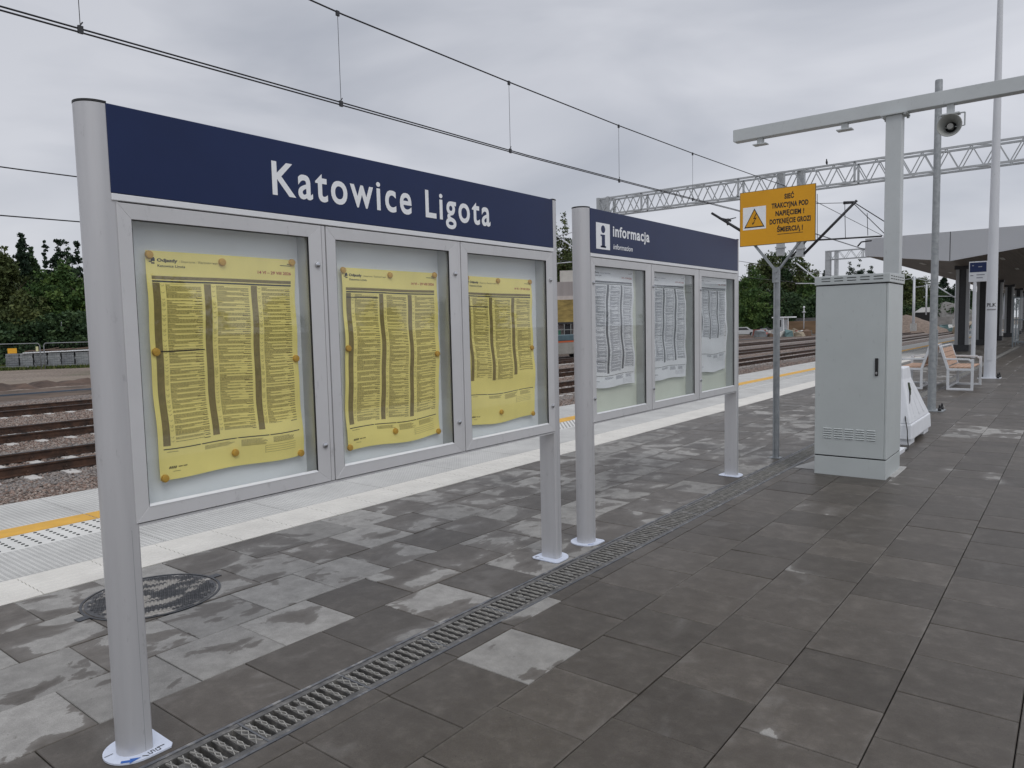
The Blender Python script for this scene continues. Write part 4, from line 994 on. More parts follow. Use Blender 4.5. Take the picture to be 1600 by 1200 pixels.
# ------------------------------------------------------------ shelter canopy
xc = -4.258; Yf = 34.1; Yr = 104
cn = thing('platform_canopy', 'long grey butterfly-shaped platform canopy on paired steel columns', 'canopy', loc=(xc, Yf, 0))
hwid = 3.14; zt_, zv, ze = 4.97, 3.80, 4.24
def shape(x): return zv+(ze-zv)*abs(x)/hwid
g = MB(); L_ = Yr-Yf
for xa, xb_ in ((-hwid, 0), (0, hwid)):
    for k in range(2):
        pass
    g.hexa([(xa,0,shape(xa)),(xb_,0,shape(xb_)),(xb_,.08,shape(xb_)),(xa,.08,shape(xa))], [(xa,0,zt_),(xb_,0,zt_),(xb_,.08,zt_),(xa,.08,zt_)])
obj('front_fascia', g, CANF, cn)
g = MB(); g.box(-.012,.012,-.004,0,zv,zt_); obj('fascia_joint', g, DARKGAP, cn)
for sx in (-1, 1):
    g = MB(); g.box(min(sx*hwid,sx*(hwid-.08)), max(sx*hwid,sx*(hwid-.08)), .08, L_, ze, zt_); obj('side_fascia', g, CANF, cn)
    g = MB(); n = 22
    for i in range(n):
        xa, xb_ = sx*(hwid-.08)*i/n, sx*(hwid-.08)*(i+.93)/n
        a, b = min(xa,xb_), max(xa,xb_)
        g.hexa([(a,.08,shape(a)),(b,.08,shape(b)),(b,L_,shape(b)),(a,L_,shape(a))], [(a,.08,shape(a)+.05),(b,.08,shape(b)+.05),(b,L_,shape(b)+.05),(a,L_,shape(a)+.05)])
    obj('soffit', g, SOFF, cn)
g = MB(); g.box(-hwid+.08,hwid-.08,.08,L_,zt_-.12,zt_-.02); obj('roof_deck', g, CANF, cn)
g = MB()
for k in range(8):
    for sx in (-1, 1): g.box(sx*1.5-.06, sx*1.5+.06, 3+k*8.8, 4.2+k*8.8, shape(1.5)-.03, shape(1.5)-.004)
obj('light_strip', g, mat('unlit_lamp', (.5,.5,.48), .4, noise=.05, scale=5), cn)
def column(yy):
    c_ = MB()
    for sx in (-1, 1): c_.box(sx*.20-.065, sx*.20+.065, yy-.14, yy+.14, .02, zv-.1)
    co_ = obj('column', c_, COLG, cn, bevel=.006, seg=1)
    w_ = MB(); w_.box(-.135,.135,yy-.06,yy+.06,.3,zv-.1); obj('column_web', w_, DKSTEEL, co_)
    f_ = MB(); f_.box(-.30,.30,yy-.2,yy+.2,0.0005,.30); obj('column_shoe', f_, DKSTEEL, co_); f2_ = MB(); f2_.box(-.32,.32,yy-.2,yy+.2,zv-.13,zv+.04); obj('column_head', f2_, DKSTEEL, co_)
for yy in (38.4, 46.8, 55.6, 65.0, 74.4, 83.8, 93.2): column(yy-Yf)
# station sign on slim post under the canopy
ss = thing('platform_sign', 'small navy and white direction sign on a slim white post', 'sign', loc=(-3.23, 32.6, 0))
g = MB(); g.tube((0,0,0),(0,0,2.9),.075,.06,14); obj('post', g, MASTW, ss)
g = MB(); g.box(-.20,.38,-.06,.06,2.86,3.62); pn = obj('sign_box', g, MASTW, ss, bevel=.01)
g = MB(); g.box(-.17,.36,-.064,-.061,3.22,3.58); g.box(.381,.384,-.05,.05,2.9,3.58); g.box(-.204,-.201,-.05,.05,2.9,3.58); obj('navy_face', g, NAVY, pn)
g = MB()
for xx, w_ in ((-.25,.18),(.05,.3),(.05,.22)): pass
for k, (xx, w_, zz) in enumerate(((-.15,.1,3.08),(.05,.26,3.10),(.05,.2,2.99),(-.1,.06,3.45),(.1,.12,3.4))): g.box(xx,xx+w_,-.0655,-.0645,zz,zz+.035)
obj('small_print', g, mat('grey_print', (.22,.23,.26), .6, noise=.1, scale=9), pn)
# glass wind shelter at the right edge
gs_ = thing('wind_shelter', 'glass wind shelter with grey frame under the canopy', 'shelter', loc=(-2.7, 44, 0))
g = MB()
for xx in (0, 1.1, 2.2):
    g.box(xx-.03,xx+.03,-.03,.03,0,2.5)
for zz in (.25, 1.35, 2.45): g.box(0,2.2,-.028,.028,zz-.03,zz+.03)
for yy in (2.0, 4.0):
    for xx in (0, 2.2): g.box(xx-.03,xx+.03,yy-.03,yy+.03,0,2.5)
for zz in (.25, 2.45): g.box(-.028,.028,.03,4,zz-.03,zz+.03); g.box(2.172,2.228,.03,4,zz-.03,zz+.03)
obj('frame', g, mat('shelter_frame', (.2,.23,.25), .4, .3, noise=.05, scale=5), gs_)
g = MB(); g.box(.03,2.17,-.005,.005,.28,2.42); g.box(-.005,.005,.03,3.97,.28,2.42)
obj('glass_pane', g, GLASS, gs_)

# ------------------------------------------------------------ overhead line
def truss(name, label, X0, X1, Y, ztop, hgt, dep, pitch, par_group, masts, hang):
    t = thing(name, label, 'gantry', par_group, loc=(X0, Y, 0))
    L = X1-X0; g = MB(); b = .07
    for yy in (0, dep):
        g.bar((0,yy,ztop),(L,yy,ztop),b); g.bar((0,yy,ztop-hgt),(L,yy,ztop-hgt),b)
    obj('chords', g, TRUSS, t)
    g = MB(); n = int(L/pitch)
    for i in range(n):
        xa = i*L/n; xm = (i+.5)*L/n; xb_ = (i+1)*L/n
        for yy in (0, dep):
            g.bar((xa,yy,ztop),(xm,yy,ztop-hgt),.034); g.bar((xm,yy,ztop-hgt),(xb_,yy,ztop),.034)
        if i % 2 == 0:
            g.bar((xa,0,ztop),(xb_,dep,ztop),.04); g.bar((xa,0,ztop-hgt),(xb_,dep,ztop-hgt),.04)
        if i % 6 == 3:
            for yy in (0, dep): g.bar((xa,yy,ztop),(xa,yy,ztop-hgt),.07)
    obj('lattice', g, TRUSS, t)
    for mx_ in masts:
        g = MB()
        if Y > 50:
            wd = .42 if mx_ == masts[0] else .24
            g.box(mx_-X0-wd/2, mx_-X0+wd/2, 0, dep, -.86, ztop+.05); obj('mast', g, TRUSS, t, bevel=.02); continue
        for (dx, dy) in ((-.25,0),(.25,0),(.25,dep),(-.25,dep)): g.bar((mx_-X0+dx,dy,-.86),(mx_-X0+dx,dy,ztop+.06),.12)
        z = -.6; s = 1
        while z < ztop-.8:
            for dy in (0, dep): g.bar((mx_-X0-.25*s,dy,z),(mx_-X0+.25*s,dy,z+.6),.05)
            for dx in (-.25,.25): g.bar((mx_-X0+dx,0,z),(mx_-X0+dx,dep,z+.6),.05)
            z += .6; s = -s
        g.box(mx_-X0-.32,mx_-X0-.18,-.1,dep+.1,ztop-1.2,ztop+.05)
        obj('mast', g, TRUSS, t)
    for hx, zb in hang:
        g = MB(); g.box(hx-X0-.13,hx-X0+.13,dep/2-.13,dep/2+.13,zb,ztop+.08); g.box(hx-X0-.17,hx-X0+.17,dep/2-.17,dep/2+.17,zb+.3,zb+.36)
        obj('dropper_tube', g, TRUSS, t)
    return t
GT = 'steel lattice gantries over the tracks'
YG = 30.0
A = at(935, 310, YG)
tr1 = truss('catenary_gantry', 'pale steel lattice gantry crossing the whole sky behind the warning sign', -18.1, 8.0, YG, 7.46, .74, .6, .74, GT, [-17.85], [(-9.74, 4.20), (-8.95, 4.1)])
g = MB()   # perched bird
b_ = at(1292, 252, YG+.3)
g.lathe([(0,.0),(.05,.03),(.085,.12),(.07,.2),(.045,.26),(.05,.30),(.035,.35),(0,.36)], 12, lambda p: (p[0]*.8, p[1]-(p[2]*.25), p[2])); g.add([(-.03,.02,.05),(.03,.02,.05),(.02,.16,-.06),(-.02,.16,-.06)], [(0,1,2,3)]); g.tube((0,-.09,.31),(0,-.15,.30),.012,.003,6)
bird = obj('bird', g, BLACKP); bird.scale = (.6,.6,.6); bird.location = (at(1292,255,YG)[0], YG, 7.50); tag(bird, 'small black bird perched on top of the long lattice gantry', 'bird')
Y2 = 70.0
truss('catenary_gantry', 'small distant lattice gantry left of the canopy roof', at(1291,390,Y2)[0], at(1291,390,Y2)[0]+9, Y2, at(1300,392,Y2)[2], .75, .6, .95, GT, [at(1293,390,Y2)[0], at(1304,390,Y2)[0]+.1], [])
# cantilever under the first dropper tubes
ct = thing('catenary_cantilever', 'dark tubular cantilever arm with stays right of the warning sign', 'cantilever arm', loc=(-8.9, YG+.3, 4.2))
def rel(u, v, Y=YG+.3): return at(u, v, Y)-Vector((-8.9, YG+.3, 4.2))
g = MB(); g.tube(rel(1256,397), rel(1339,313), .055, .05, 10); g.tube(rel(1236,402), rel(1262,374), .04, .04, 8); obj('diagonal_tube', g, DKSTEEL, ct)
g = MB(); g.tube(rel(1262,376), rel(1378,369), .032, .032, 8); g.tube(rel(1318,317), rel(1334,316), .06, .05, 8); g.path([rel(1340,385), rel(1346,378), rel(1362,376)], .03, 6); obj('registration_tube', g, DKSTEEL, ct)
for a, b in (((1277,303),(1277,372)), ((1320,318),(1321,372)), ((1355,333),(1356,368))):
    g = MB(); g.tube(rel(*a), rel(*b), .012, .012, 5); obj('hanger_wire', g, WIRE, ct)
g = MB(); g.tube(rel(1275,318), rel(1320,317), .012, .012, 5); g.tube(rel(1334,316), rel(1385,348), .018,.018,5); g.tube(rel(1334,318), rel(1385,368), .014,.014,5); obj('stay_wire', g, WIRE, ct)
ct2 = thing('catenary_cantilever', 'short dark insulator arm left of the warning sign', 'cantilever arm', loc=(-11.8, YG+.3, 5))
def rel2(u, v): return at(u, v, YG+.3)-Vector((-11.8, YG+.3, 5))
g = MB(); g.tube(rel2(1112,333), rel2(1160,362), .05, .06, 8); g.tube(rel2(1130,345), rel2(1150,340), .03,.02,6); g.tube(rel2(1136,342), rel2(1137,352), .09,.03,8); g.tube(rel2(1124,341),rel2(1142,345),.05,.05,6); obj('arm_tube', g, DKSTEEL, ct2)
# wires
def wire(pts, r, label, grp='overhead wires above the tracks', mt=WIRE):
    o_ = Vector(pts[len(pts)//2]); g = MB(); g.path([Vector(p)-o_ for p in pts], r, 6)
    o = obj('overhead_wire', g, mt); o.location = o_; tag(o, label, 'overhead wire', grp); return o
xw = -9.6
cw = [(0,5.19),(8,5.215),(13,5.235),(18,5.30),(25,5.42),(30,5.45),(50,5.35),(75,5.4),(140,5.4)]
wire([(xw, y, z) for y, z in [(-30,5.15)]+cw], .011, 'lower of the paired contact wires crossing the sky diagonally')
wire([(xw-.02, y, z+.038+(.012 if y < 10 else 0)) for y, z in [(-30,5.15)]+cw], .011, 'upper of the paired contact wires crossing the sky diagonally')
mw = [(-20,7.9),(-5,7.2),(3,6.83),(8,6.67),(12.4,6.665),(17,6.69),(21.5,6.76),(26.4,6.87),(30.3,6.98),(50,6.5),(75,6.9)]
wire([(xw, y, z) for y, z in mw], .013, 'single carrying wire high above the paired contact wires')
for y_, za_, lab in ((3.98, 5.26, 'far left dropper with a clamp on the contact wire'), (7.9, 5.26, 'dropper above the K of the Katowice header'), (12.36, 5.28, 'dropper above the end of the near header'), (16.95, 5.31, 'dropper above the second board'), (21.5, 5.38, 'dropper just left of the gantry')):
    ztop_ = np.interp(y_, [a for a, b in mw], [b for a, b in mw])
    d = thing('wire_dropper', lab, 'wire dropper', 'droppers between the overhead wires', loc=(xw, y_, za_))
    g = MB(); g.tube((0,0,0),(0,0,ztop_-za_),.0045,.0045,5); obj('dropper_cord', g, WIRE, d)
    g = MB(); g.box(-.015,.015,-.03,.03,-.07,.02); g.tube((0,-.02,.0),(0,.03,.07),.008); obj('clamp', g, DKSTEEL, d)
    g = MB(); g.box(-.015,.015,-.03,.03,ztop_-za_-.06,ztop_-za_+.02); obj('clamp', g, DKSTEEL, d)
wire([(-15,-20,4.62),(-15,5,4.55),(-15,40,4.9),(-15,75,4.9)], .012, 'upper of two wires level with the header at the left edge')
wire([(-19.7,-20,4.0),(-19.7,6,4.38),(-19.7,40,4.8),(-19.7,75,4.9)], .016, 'thicker wire just above the tree tops at the left edge')
for i, (u0, v0, u1, v1, Ya) in enumerate(((1150,330,1390,420,0), (1250,290,1480,398,0))): pass

# ------------------------------------------------------------ far masts and sundries on the right
def at_d(u, v, Y): return at(u, v, Y)
GM = 'pale masts in the rail yard'
def mast(u, vt, vb, Y, w, label, extra=None):
    b = at(u, vb, Y); t = at(u, vt, Y)
    m_ = thing('yard_mast', label, 'mast', GM, loc=b)
    g = MB(); h = (t-b).z; g.tube((0,0,0),(0,0,h),w/2,w/2*.7,10); obj('shaft', g, MASTW, m_)
    g = MB(); g.box(-w*.9,w*.9,-w*.9,w*.9,-.3,.8); obj('footing', g, CONC, m_)
    if extra: extra(m_, h)
    return m_
def arm(m_, h):
    g = MB(); g.bar((0,0,h-.2),(3.2,0,h-1.2),.12); g.bar((0,0,h-1.6),(3.2,0,h-1.2),.1); g.bar((0,0,h-.2),(-1.8,0,h-.5),.08); obj('bracket_arm', g, TRUSS, m_)
    for dx in (1.6, 2.4):
        g = MB(); g.tube((dx,0,h-1.2),(dx,0,h-7.2+dx),.11,.11,8); obj('tension_weight', g, MASTW, m_)
mast(1427, 432, 514, 120, .42, 'tall pale mast with bracket arms just right of the cabinet', arm)
mast(1493, 436, 507, 130, .42, 'pale mast left of the first canopy column')
mast(1530, 440, 492, 130, .4, 'pale mast between the sign post and the white lighting mast')
mast(1570, 458, 510, 95, .5, 'white mast seen between the canopy columns')
lm = thing('yard_lamp', 'small globe lamp on a thin grey post in front of the trees', 'lamp', loc=at(1256, 510, 110))
g = MB(); hl = (at(1256,480,110)-at(1256,510,110)).z; g.tube((0,0,-.4),(0,0,hl),.07,.06,8); obj('post', g, MASTW, lm)
g = MB(); g.lathe([(0,-.02),(.28,-.0),(.28,.1),(0,.12)], 12, lambda p: (p[0],p[1],p[2]+hl-.75)); obj('shade', g, MASTW, lm)
g = MB(); g.lathe([(0,-.16),(.11,-.11),(.16,0),(.11,.11),(0,.16)], 12, lambda p: (p[0],p[1],p[2]+hl)); obj('globe', g, WHITEINK, lm)
def strut(u0, v0, u1, v1, Y, w, name, label, cat, m_=MASTW):
    a, b = at(u0, v0, Y), at(u1, v1, Y); g = MB(); g.tube((0,0,0), b-a, w, w, 8); o = obj(name, g, m_); o.location = a; tag(o, label, cat); return o
strut(1244, 411, 1282, 441, 62, .055, 'stay_rod', 'pale slanting stay rod in front of the big tree', 'stay rod')
strut(1243, 443, 1282, 443, 62, .035, 'registration_arm', 'thin pale horizontal arm just left of the cabinet hood', 'registration arm')
strut(868, 367, 898, 388, 50, .06, 'stay_rod', 'pale slanting stay rod seen between the two boards', 'stay rod')
strut(866, 370, 898, 362, 50, .04, 'span_wire', 'upper thin pale wire seen between the two boards', 'wire')
strut(866, 412, 898, 409, 50, .04, 'span_wire', 'lower thin pale wire seen between the two boards', 'wire')
strut(1462, 446, 1493, 466, 70, .045, 'stay_rod', 'pale slanting stay rod right of the galvanised pole', 'stay rod')
strut(1455, 463, 1492, 463, 70, .03, 'registration_arm', 'thin pale horizontal arm right of the galvanised pole', 'registration arm')

# heaps
def heap(name, p, r, h, m_, label, cat, seed=0):
    g = MB(); R2 = random.Random(seed); n, k = 26, 7; vs = []; fs = []
    for j in range(k+1):
        for i in range(n):
            a = 2*math.pi*i/n; rr = r*(1-j/k)**.85*(1+R2.uniform(-.06,.06)); vs.append((rr*math.cos(a), rr*.8*math.sin(a), h*(j/k)**.9+R2.uniform(-.03,.03)*h if j < k else h*.99))
    fs = [(j*n+i, j*n+(i+1)%n, (j+1)*n+(i+1)%n, (j+1)*n+i) for j in range(k) for i in range(n)]
    g.add(vs, fs, True); o = obj(name, g, m_); o.location = p; tag(o, label, cat); return o
GRAVB = mat('brown_gravel', (.20,.155,.125), .95, noise=.3, scale=3, bump=1, bscale=9)
GRAVG = mat('grey_gravel', (.17,.165,.155), .95, noise=.3, scale=2, bump=1, bscale=9)
def gz(u, Y, z=-.86): p = at(u, 500, Y); return Vector((p.x, Y, z))
heap('gravel_heap', gz(1416, 130), 6.2, 3.0, GRAVB, 'brown gravel heap right behind the cabinet edge', 'gravel heap', 1)
heap('gravel_heap', gz(1477, 190), 11, 6.0, GRAVG, 'large grey gravel heap right of the galvanised pole', 'gravel heap', 2)
heap('rubble_heap', gz(1245, 150), 7, 2.0, mat('rubble', (.30,.27,.23), .95, noise=.45, scale=1.2, bump=1, bscale=5), 'pale rubble heap in the yard beside the yellow sign pole', 'rubble heap', 3)
def rubble(label, u0, u1, Y, n, smin, smax, cols, name='debris'):
    for i in range(n):
        u = random.uniform(u0, u1); p = gz(u, Y+random.uniform(-8, 8)); s = random.uniform(smin, smax)
        g = MB(); R2 = random.Random(i*7+int(u0)); k = [(-1,-1),(1,-1),(1,1),(-1,1)]
        g.hexa([(a*s*R2.uniform(.6,1.2), b*s*R2.uniform(.4,.8), 0) for a, b in k], [(a*s*R2.uniform(.4,1), b*s*R2.uniform(.3,.7), s*R2.uniform(.5,1.3)) for a, b in k])
        o = obj(name, g, random.choice(cols), bevel=.05*s, seg=1); o.location = p; o.rotation_euler = (0,0,R2.uniform(0,6)); tag(o, label, 'rubble piece', label)
DC = [mat('debris_white', (.48,.47,.44), .8, noise=.2, scale=2), mat('debris_tan', (.32,.27,.20), .9, noise=.3, scale=2), mat('debris_grey', (.2,.22,.23), .8, noise=.3, scale=2), mat('debris_brown', (.14,.09,.06), .9, noise=.3, scale=2), mat('debris_teal', (.10,.17,.17), .7, noise=.2, scale=2), mat('debris_red', (.28,.10,.08), .7, noise=.2, scale=2)]
rubble('rough block of debris in the yard right of the second board', 1178, 1274, 118, 34, .35, 1.1, DC)
rubble('rough block of debris in the yard between cabinet and galvanised pole', 1416, 1450, 140, 14, .5, 1.3, DC)
rubble('rough block of debris in the yard left of the canopy columns', 1468, 1498, 140, 16, .5, 1.3, DC)
rubble('rough block of debris in the yard behind the canopy columns', 1505, 1598, 120, 22, .6, 1.6, DC)
# white digger-like cabin
cbx = thing('site_cabin', 'small white site cabin with open front among the debris', 'cabin', loc=gz(1222, 118))
g = MB(); g.box(-1.1,.5,-1,1,.4,2.9); obj('body', g, mat('cabin_white', (.5,.53,.55), .6, noise=.1, scale=2), cbx, bevel=.08)
g = MB(); g.box(-1.25,1.9,-1.1,1.1,2.9,3.1); obj('roof', g, WHITEINK, cbx); g = MB(); g.box(.5,.6,-1.02,-.9,.3,2.9); g.box(1.2,1.3,-1.05,-.95,.3,2.9); obj('leg', g, WHITEINK, cbx)
g = MB(); g.box(-.8,.2,-1.02,-1.0,1.5,2.6); obj('window', g, DKSTEEL, cbx)
# brown timber wall behind
g = MB(); g.box(0,11,0,.4,0,2.6); o = obj('timber_hoarding', g, mat('hoarding_wood', (.20,.13,.075), .85, noise=.35, scale=.8, stretch=(.3,1,4)), bevel=.03); o.location = gz(1226, 132)+Vector((0,0,-.3)); tag(o, 'low brown timber hoarding behind the debris', 'hoarding')
dkb = thing('dark_shed', 'dark low shed under the trees behind the globe lamp', 'shed', loc=gz(1243, 140))
g = MB(); g.box(0,9,0,4,0,2.3); obj('wall', g, mat('shed_dark', (.03,.028,.027), .8, noise=.3, scale=1), dkb)
g = MB(); g.hexa([(-.3,-.3,2.3),(9.3,-.3,2.3),(9.3,4.3,2.3),(-.3,4.3,2.3)],[(-.3,1.8,2.9),(9.3,1.8,2.9),(9.3,2.2,2.9),(-.3,2.2,2.9)]); obj('roof', g, mat('shed_roof', (.035,.032,.03), .8, noise=.3, scale=1), dkb)
bn_ = thing('waste_container', 'black waste container with pale lid in the yard', 'container', loc=gz(1446, 135))
g = MB(); g.hexa([(-1.1,-1,0.3),(1.1,-1,.3),(1.1,1,.3),(-1.1,1,.3)],[(-1.4,-1.2,3.3),(1.4,-1.2,3.3),(1.4,1.2,3.3),(-1.4,1.2,3.3)]); obj('body', g, BLACKP, bn_, bevel=.1)
g = MB(); g.hexa([(-1.5,-1.3,3.3),(1.5,-1.3,3.3),(1.5,1.3,3.3),(-1.5,1.3,3.3)],[(-.5,-.5,4.1),(.5,-.5,4.1),(.5,.5,4.1),(-.5,.5,4.1)]); obj('lid', g, CONC, bn_)
g = MB(); g.box(0,26,0,.4,0,2.2); o = obj('concrete_wall', g, mat('yard_wall', (.26,.25,.235), .85, noise=.2, scale=1)); o.location = gz(1412, 165)+Vector((0,0,.3)); tag(o, 'long pale concrete wall at the foot of the trees', 'wall')
# parked cars
def car(p, rz, col, label):
    c_ = thing('parked_car', label, 'car', 'cars parked beyond the yard', loc=p, rz=rz)
    prof = [(-2.1,.35),(-2.15,.75),(-1.95,.95),(-1.45,1.0),(-.95,1.42),(.55,1.45),(1.15,1.0),(2.0,.85),(2.15,.6),(2.1,.35)]
    g = MB(); n = len(prof); g.add([(x,-.85,z) for x,z in prof]+[(x,.85,z) for x,z in prof], [tuple(range(n)), tuple(range(n,2*n))[::-1]]+[(i,(i+1)%n,n+(i+1)%n,n+i) for i in range(n)])
    obj('body', g, mat('car_paint_'+label.split()[0], col, .3, .2, noise=.03, scale=2), c_, bevel=.06)
    g = MB()
    for s_ in (-1, 1): g.add([(x,s_*.862,z) for x,z in ((-1.3,1.0),(-.88,1.36),(.5,1.38),(.95,1.0))], [(0,1,2,3)])
    g.add([(.62,-.7,1.43),(.62,.7,1.43),(1.17,.7,1.03),(1.17,-.7,1.03)], [(0,1,2,3)]); obj('window', g, DKSTEEL, c_)
    for x in (-1.35, 1.35):
        for y in (-.86, .86):
            g = MB(); g.tube((x,y-.1,.33),(x,y+.1,.33),.33,.33,16); obj('wheel', g, BLACKP, c_)
    return c_
car(gz(1162, 125), .3, (.55,.57,.58), 'silver car at the left end of the parked row')
car(gz(1179, 140), .25, (.06,.06,.16), 'dark blue car in the middle of the parked row')
car(gz(1193, 138), .2, (.12,.12,.13), 'grey car at the right end of the parked row')

# ------------------------------------------------------------ building between the boards
bb = thing('depot_building', 'low concrete and ochre depot building seen through the gap between the boards', 'building', loc=onz(880, 549, -.86))
bd = bb.location; dist_ = (bd-Vector((0,0,H))).length
# facade faces the camera roughly: local frame via rotation
bb.rotation_euler = (0,0, math.atan2(bd.y, bd.x)-math.pi/2)
pxm = dist_/1135*.985
def Zh(v): return (549-v)*pxm
W2 = 4.2
def slab(name, v0, v1, m_, dy=0, par=bb, x0=-W2, x1=W2): g = MB(); g.box(x0, x1, dy, 5, Zh(v1), Zh(v0)); return obj(name, g, m_, par)
slab('wall', 440, 462, mat('precast_grey', (.33,.30,.29), .8, noise=.12, scale=.8, stretch=(3,3,.3)))
slab('wall_band', 462, 468, mat('precast_pale', (.50,.45,.42), .8, noise=.1, scale=2), -.05)
slab('ochre_cladding', 468, 503, mat('ochre_board', (.30,.22,.07), .8, noise=.4, scale=1.0, stretch=(1,1,3)), -.1)
slab('ledge', 503, 506, DKSTEEL, -.3)
slab('lower_wall', 506, 549, mat('pinkish_wall', (.36,.31,.30), .8, noise=.2, scale=.8), .4)
g = MB()
for xx in np.arange(-W2, W2, .62): g.bar((xx,-.3,0),(xx,-.3,Zh(506)),.07)
for zz in (Zh(545), Zh(530), Zh(515)): g.bar((-W2,-.3,zz),(W2,-.3,zz),.06)
obj('scaffold', g, mat('scaffold_grey', (.28,.29,.28), .5, .4, noise=.1, scale=3), bb)
g = MB(); g.box(-.9,-.2,.2,.4,Zh(530),Zh(515)); obj('green_panel', g, mat('green_panel', (.05,.20,.13), .6, noise=.1, scale=2), bb)
g = MB(); g.box(.1,.9,.1,.4,Zh(528),Zh(508)); obj('window', g, DKSTEEL, bb)
g = MB(); g.box(-.2,W2,.5,2.5,Zh(440),Zh(422)); obj('roof_unit', g, mat('roof_unit', (.5,.48,.44), .6, noise=.08, scale=2), bb, bevel=.02)
g = MB(); g.box(-1.1,-.5,.4,1.2,Zh(440),Zh(431)); obj('roof_unit', g, WHITEINK, bb, bevel=.02); g = MB(); g.box(-1.9,-1.2,.6,1.2,Zh(440),Zh(429)); obj('roof_unit', g, CONC, bb)
rv = thing('rail_wagon', 'low grey works wagon with orange stripe below the ochre building', 'wagon', loc=onz(881, 560, -.86))
rv.rotation_euler = (0,0,math.pi/2-.0)
g = MB(); g.box(-3.2,3.2,-.9,.9,.35,1.35); obj('body', g, mat('wagon_grey', (.30,.29,.26), .7, noise=.2, scale=1.5), rv, bevel=.06)
g = MB(); g.box(-3.0,3.0,-.95,.95,1.35,1.75); obj('deck', g, mat('wagon_teal', (.07,.12,.14), .6, noise=.2, scale=2), rv, bevel=.03)
g = MB(); g.box(-3.22,3.22,-.915,.915,1.22,1.34); obj('stripe', g, mat('orange_stripe', (.55,.11,.03), .5, noise=.1, scale=4), rv)
for x in (-2.2, 2.2):
    g = MB(); g.tube((x,-.8,.36),(x,.8,.36),.36,.36,16); obj('wheelset', g, DKSTEEL, rv)

# ------------------------------------------------------------ left background: pallets, fence, bank
PB = [mat('wrapped_paver_grey', (.20,.215,.225), .45, scale=2.5, ramp=[(.3,(.12,.13,.14)),(.5,(.20,.215,.225)),(.75,(.34,.36,.37))], stretch=(1,1,3)), mat('wrapped_paver_pale', (.27,.29,.30), .4, scale=2.5, ramp=[(.3,(.17,.18,.19)),(.5,(.26,.28,.285)),(.75,(.42,.43,.44))], stretch=(1,1,3))]
dirL = None
us = [(8, 26), (30, 39), (42, 65), (68, 91), (93, 114), (117, 139)]
base0 = onz(20, 578, -.86); base1 = onz(139, 573.5, -.86)
ax = (base1-base0); ax.z = 0; axl = ax.length; ax.normalize(); rzp = math.atan2(ax.y, ax.x)
Lp = ['pallet of plastic-wrapped paving blocks, leftmost in the row', 'narrow dark end of a pallet stack, second from the left', 'pallet of wrapped paving blocks, third from the left', 'pallet of wrapped paving blocks, fourth from the left', 'pallet of wrapped paving blocks behind the gravel mound', 'pallet of wrapped paving blocks next to the board post']
for k, f in enumerate((0.02, .2, .38, .56, .74, .92)):
    p = base0+(base1-base0)*f; p.z = -.86
    t = thing('paver_pallet', Lp[k], 'pallet', 'pallets of paving blocks', loc=p, rz=rzp)
    w = axl*.165/2
    g = MB(); R2 = random.Random(k)
    for j in range(6): 
        e1, e2 = R2.uniform(-.03,.03), R2.uniform(-.03,.03); g.box(-w+e1, w+e2, -.6, .6, .16+j*.18, .16+j*.18+.172)
    obj('block_stack', g, PB[k % 2], t, bevel=.015, seg=1)
    g = MB()
    for yy in (-.5,0,.5): g.box(-w,w,yy-.06,yy+.06,0,.14)
    obj('wooden_pallet', g, mat('pallet_wood', (.12,.09,.06), .9, noise=.3, scale=3), t)
pl = base0+(base1-base0)*.60; pl.z = .42
g = MB(); L2 = axl*.44; g.box(-L2, L2, -.7, .7, 0, .07); o = obj('white_board_sheet', g, WHITEINK, bevel=.01); o.location = pl; o.rotation_euler = (0,R_(-1.2),rzp); tag(o, 'long white board lying across the tops of the pallets', 'board')
R2 = random.Random(4)
for i, f in enumerate((.35,.45,.55,.66,.78,.88)):
    p = base0+(base1-base0)*f; p.z = .52; g = MB(); l = R2.uniform(.8,1.4)
    g.bar((-l,0,0),(l,R2.uniform(-.3,.3),R2.uniform(.05,.25)),.09,.06); g.bar((-l*.8,.2,.05),(l*.7,-.2,.12),.08,.05); o = obj('timber_offcut', g, mat('offcut_wood', (.14,.10,.075), .9, noise=.3, scale=3)); o.location = p; o.rotation_euler = (0,0,rzp+R2.uniform(-.2,.2)); tag(o, 'brown timber offcuts lying on the long white board', 'timber', 'timber offcuts on the white board')
def fence_panel(u0, u1, label):
    a = onz(u0, 581, -.86); b = onz(u1, 581, -.86); a = base0+(base1-base0)*((u0-20)/119.)+Vector((0,0,0)); b = base0+(base1-base0)*((u1-20)/119.)
    nrm = Vector((ax.y, -ax.x, 0)); a = a+nrm*1.6; b = b+nrm*1.6; a.z = b.z = -.86; L = (b-a).length
    t = thing('temporary_fence', label, 'fence', 'temporary mesh fence panels', loc=a, rz=rzp)
    g = MB(); r = .045; g.path([(0,0,0),(0,0,1.85),(.12,0,2.0),(L-.12,0,2.0),(L,0,1.85),(L,0,0)], r*.75, 8); g.tube((0,0,.3),(L,0,.3),.02,.02,6); obj('frame', g, mat('fence_tube', (.20,.21,.215), .5, .3, noise=.15, scale=9), t)
    g = MB(); n = int(L/.16)
    for i in range(1, n): g.bar((i*L/n,0,.3),(i*L/n,0,1.98),.006)
    for j in range(1, 7): g.bar((0,0,.3+j*.25),(L,0,.3+j*.25),.006)
    obj('mesh_wires', g, DKSTEEL, t)
    return t
fence_panel(-32, 69, 'left temporary fence panel behind the wrapped pallets')
fence_panel(75, 158, 'right temporary fence panel ending behind the board post')
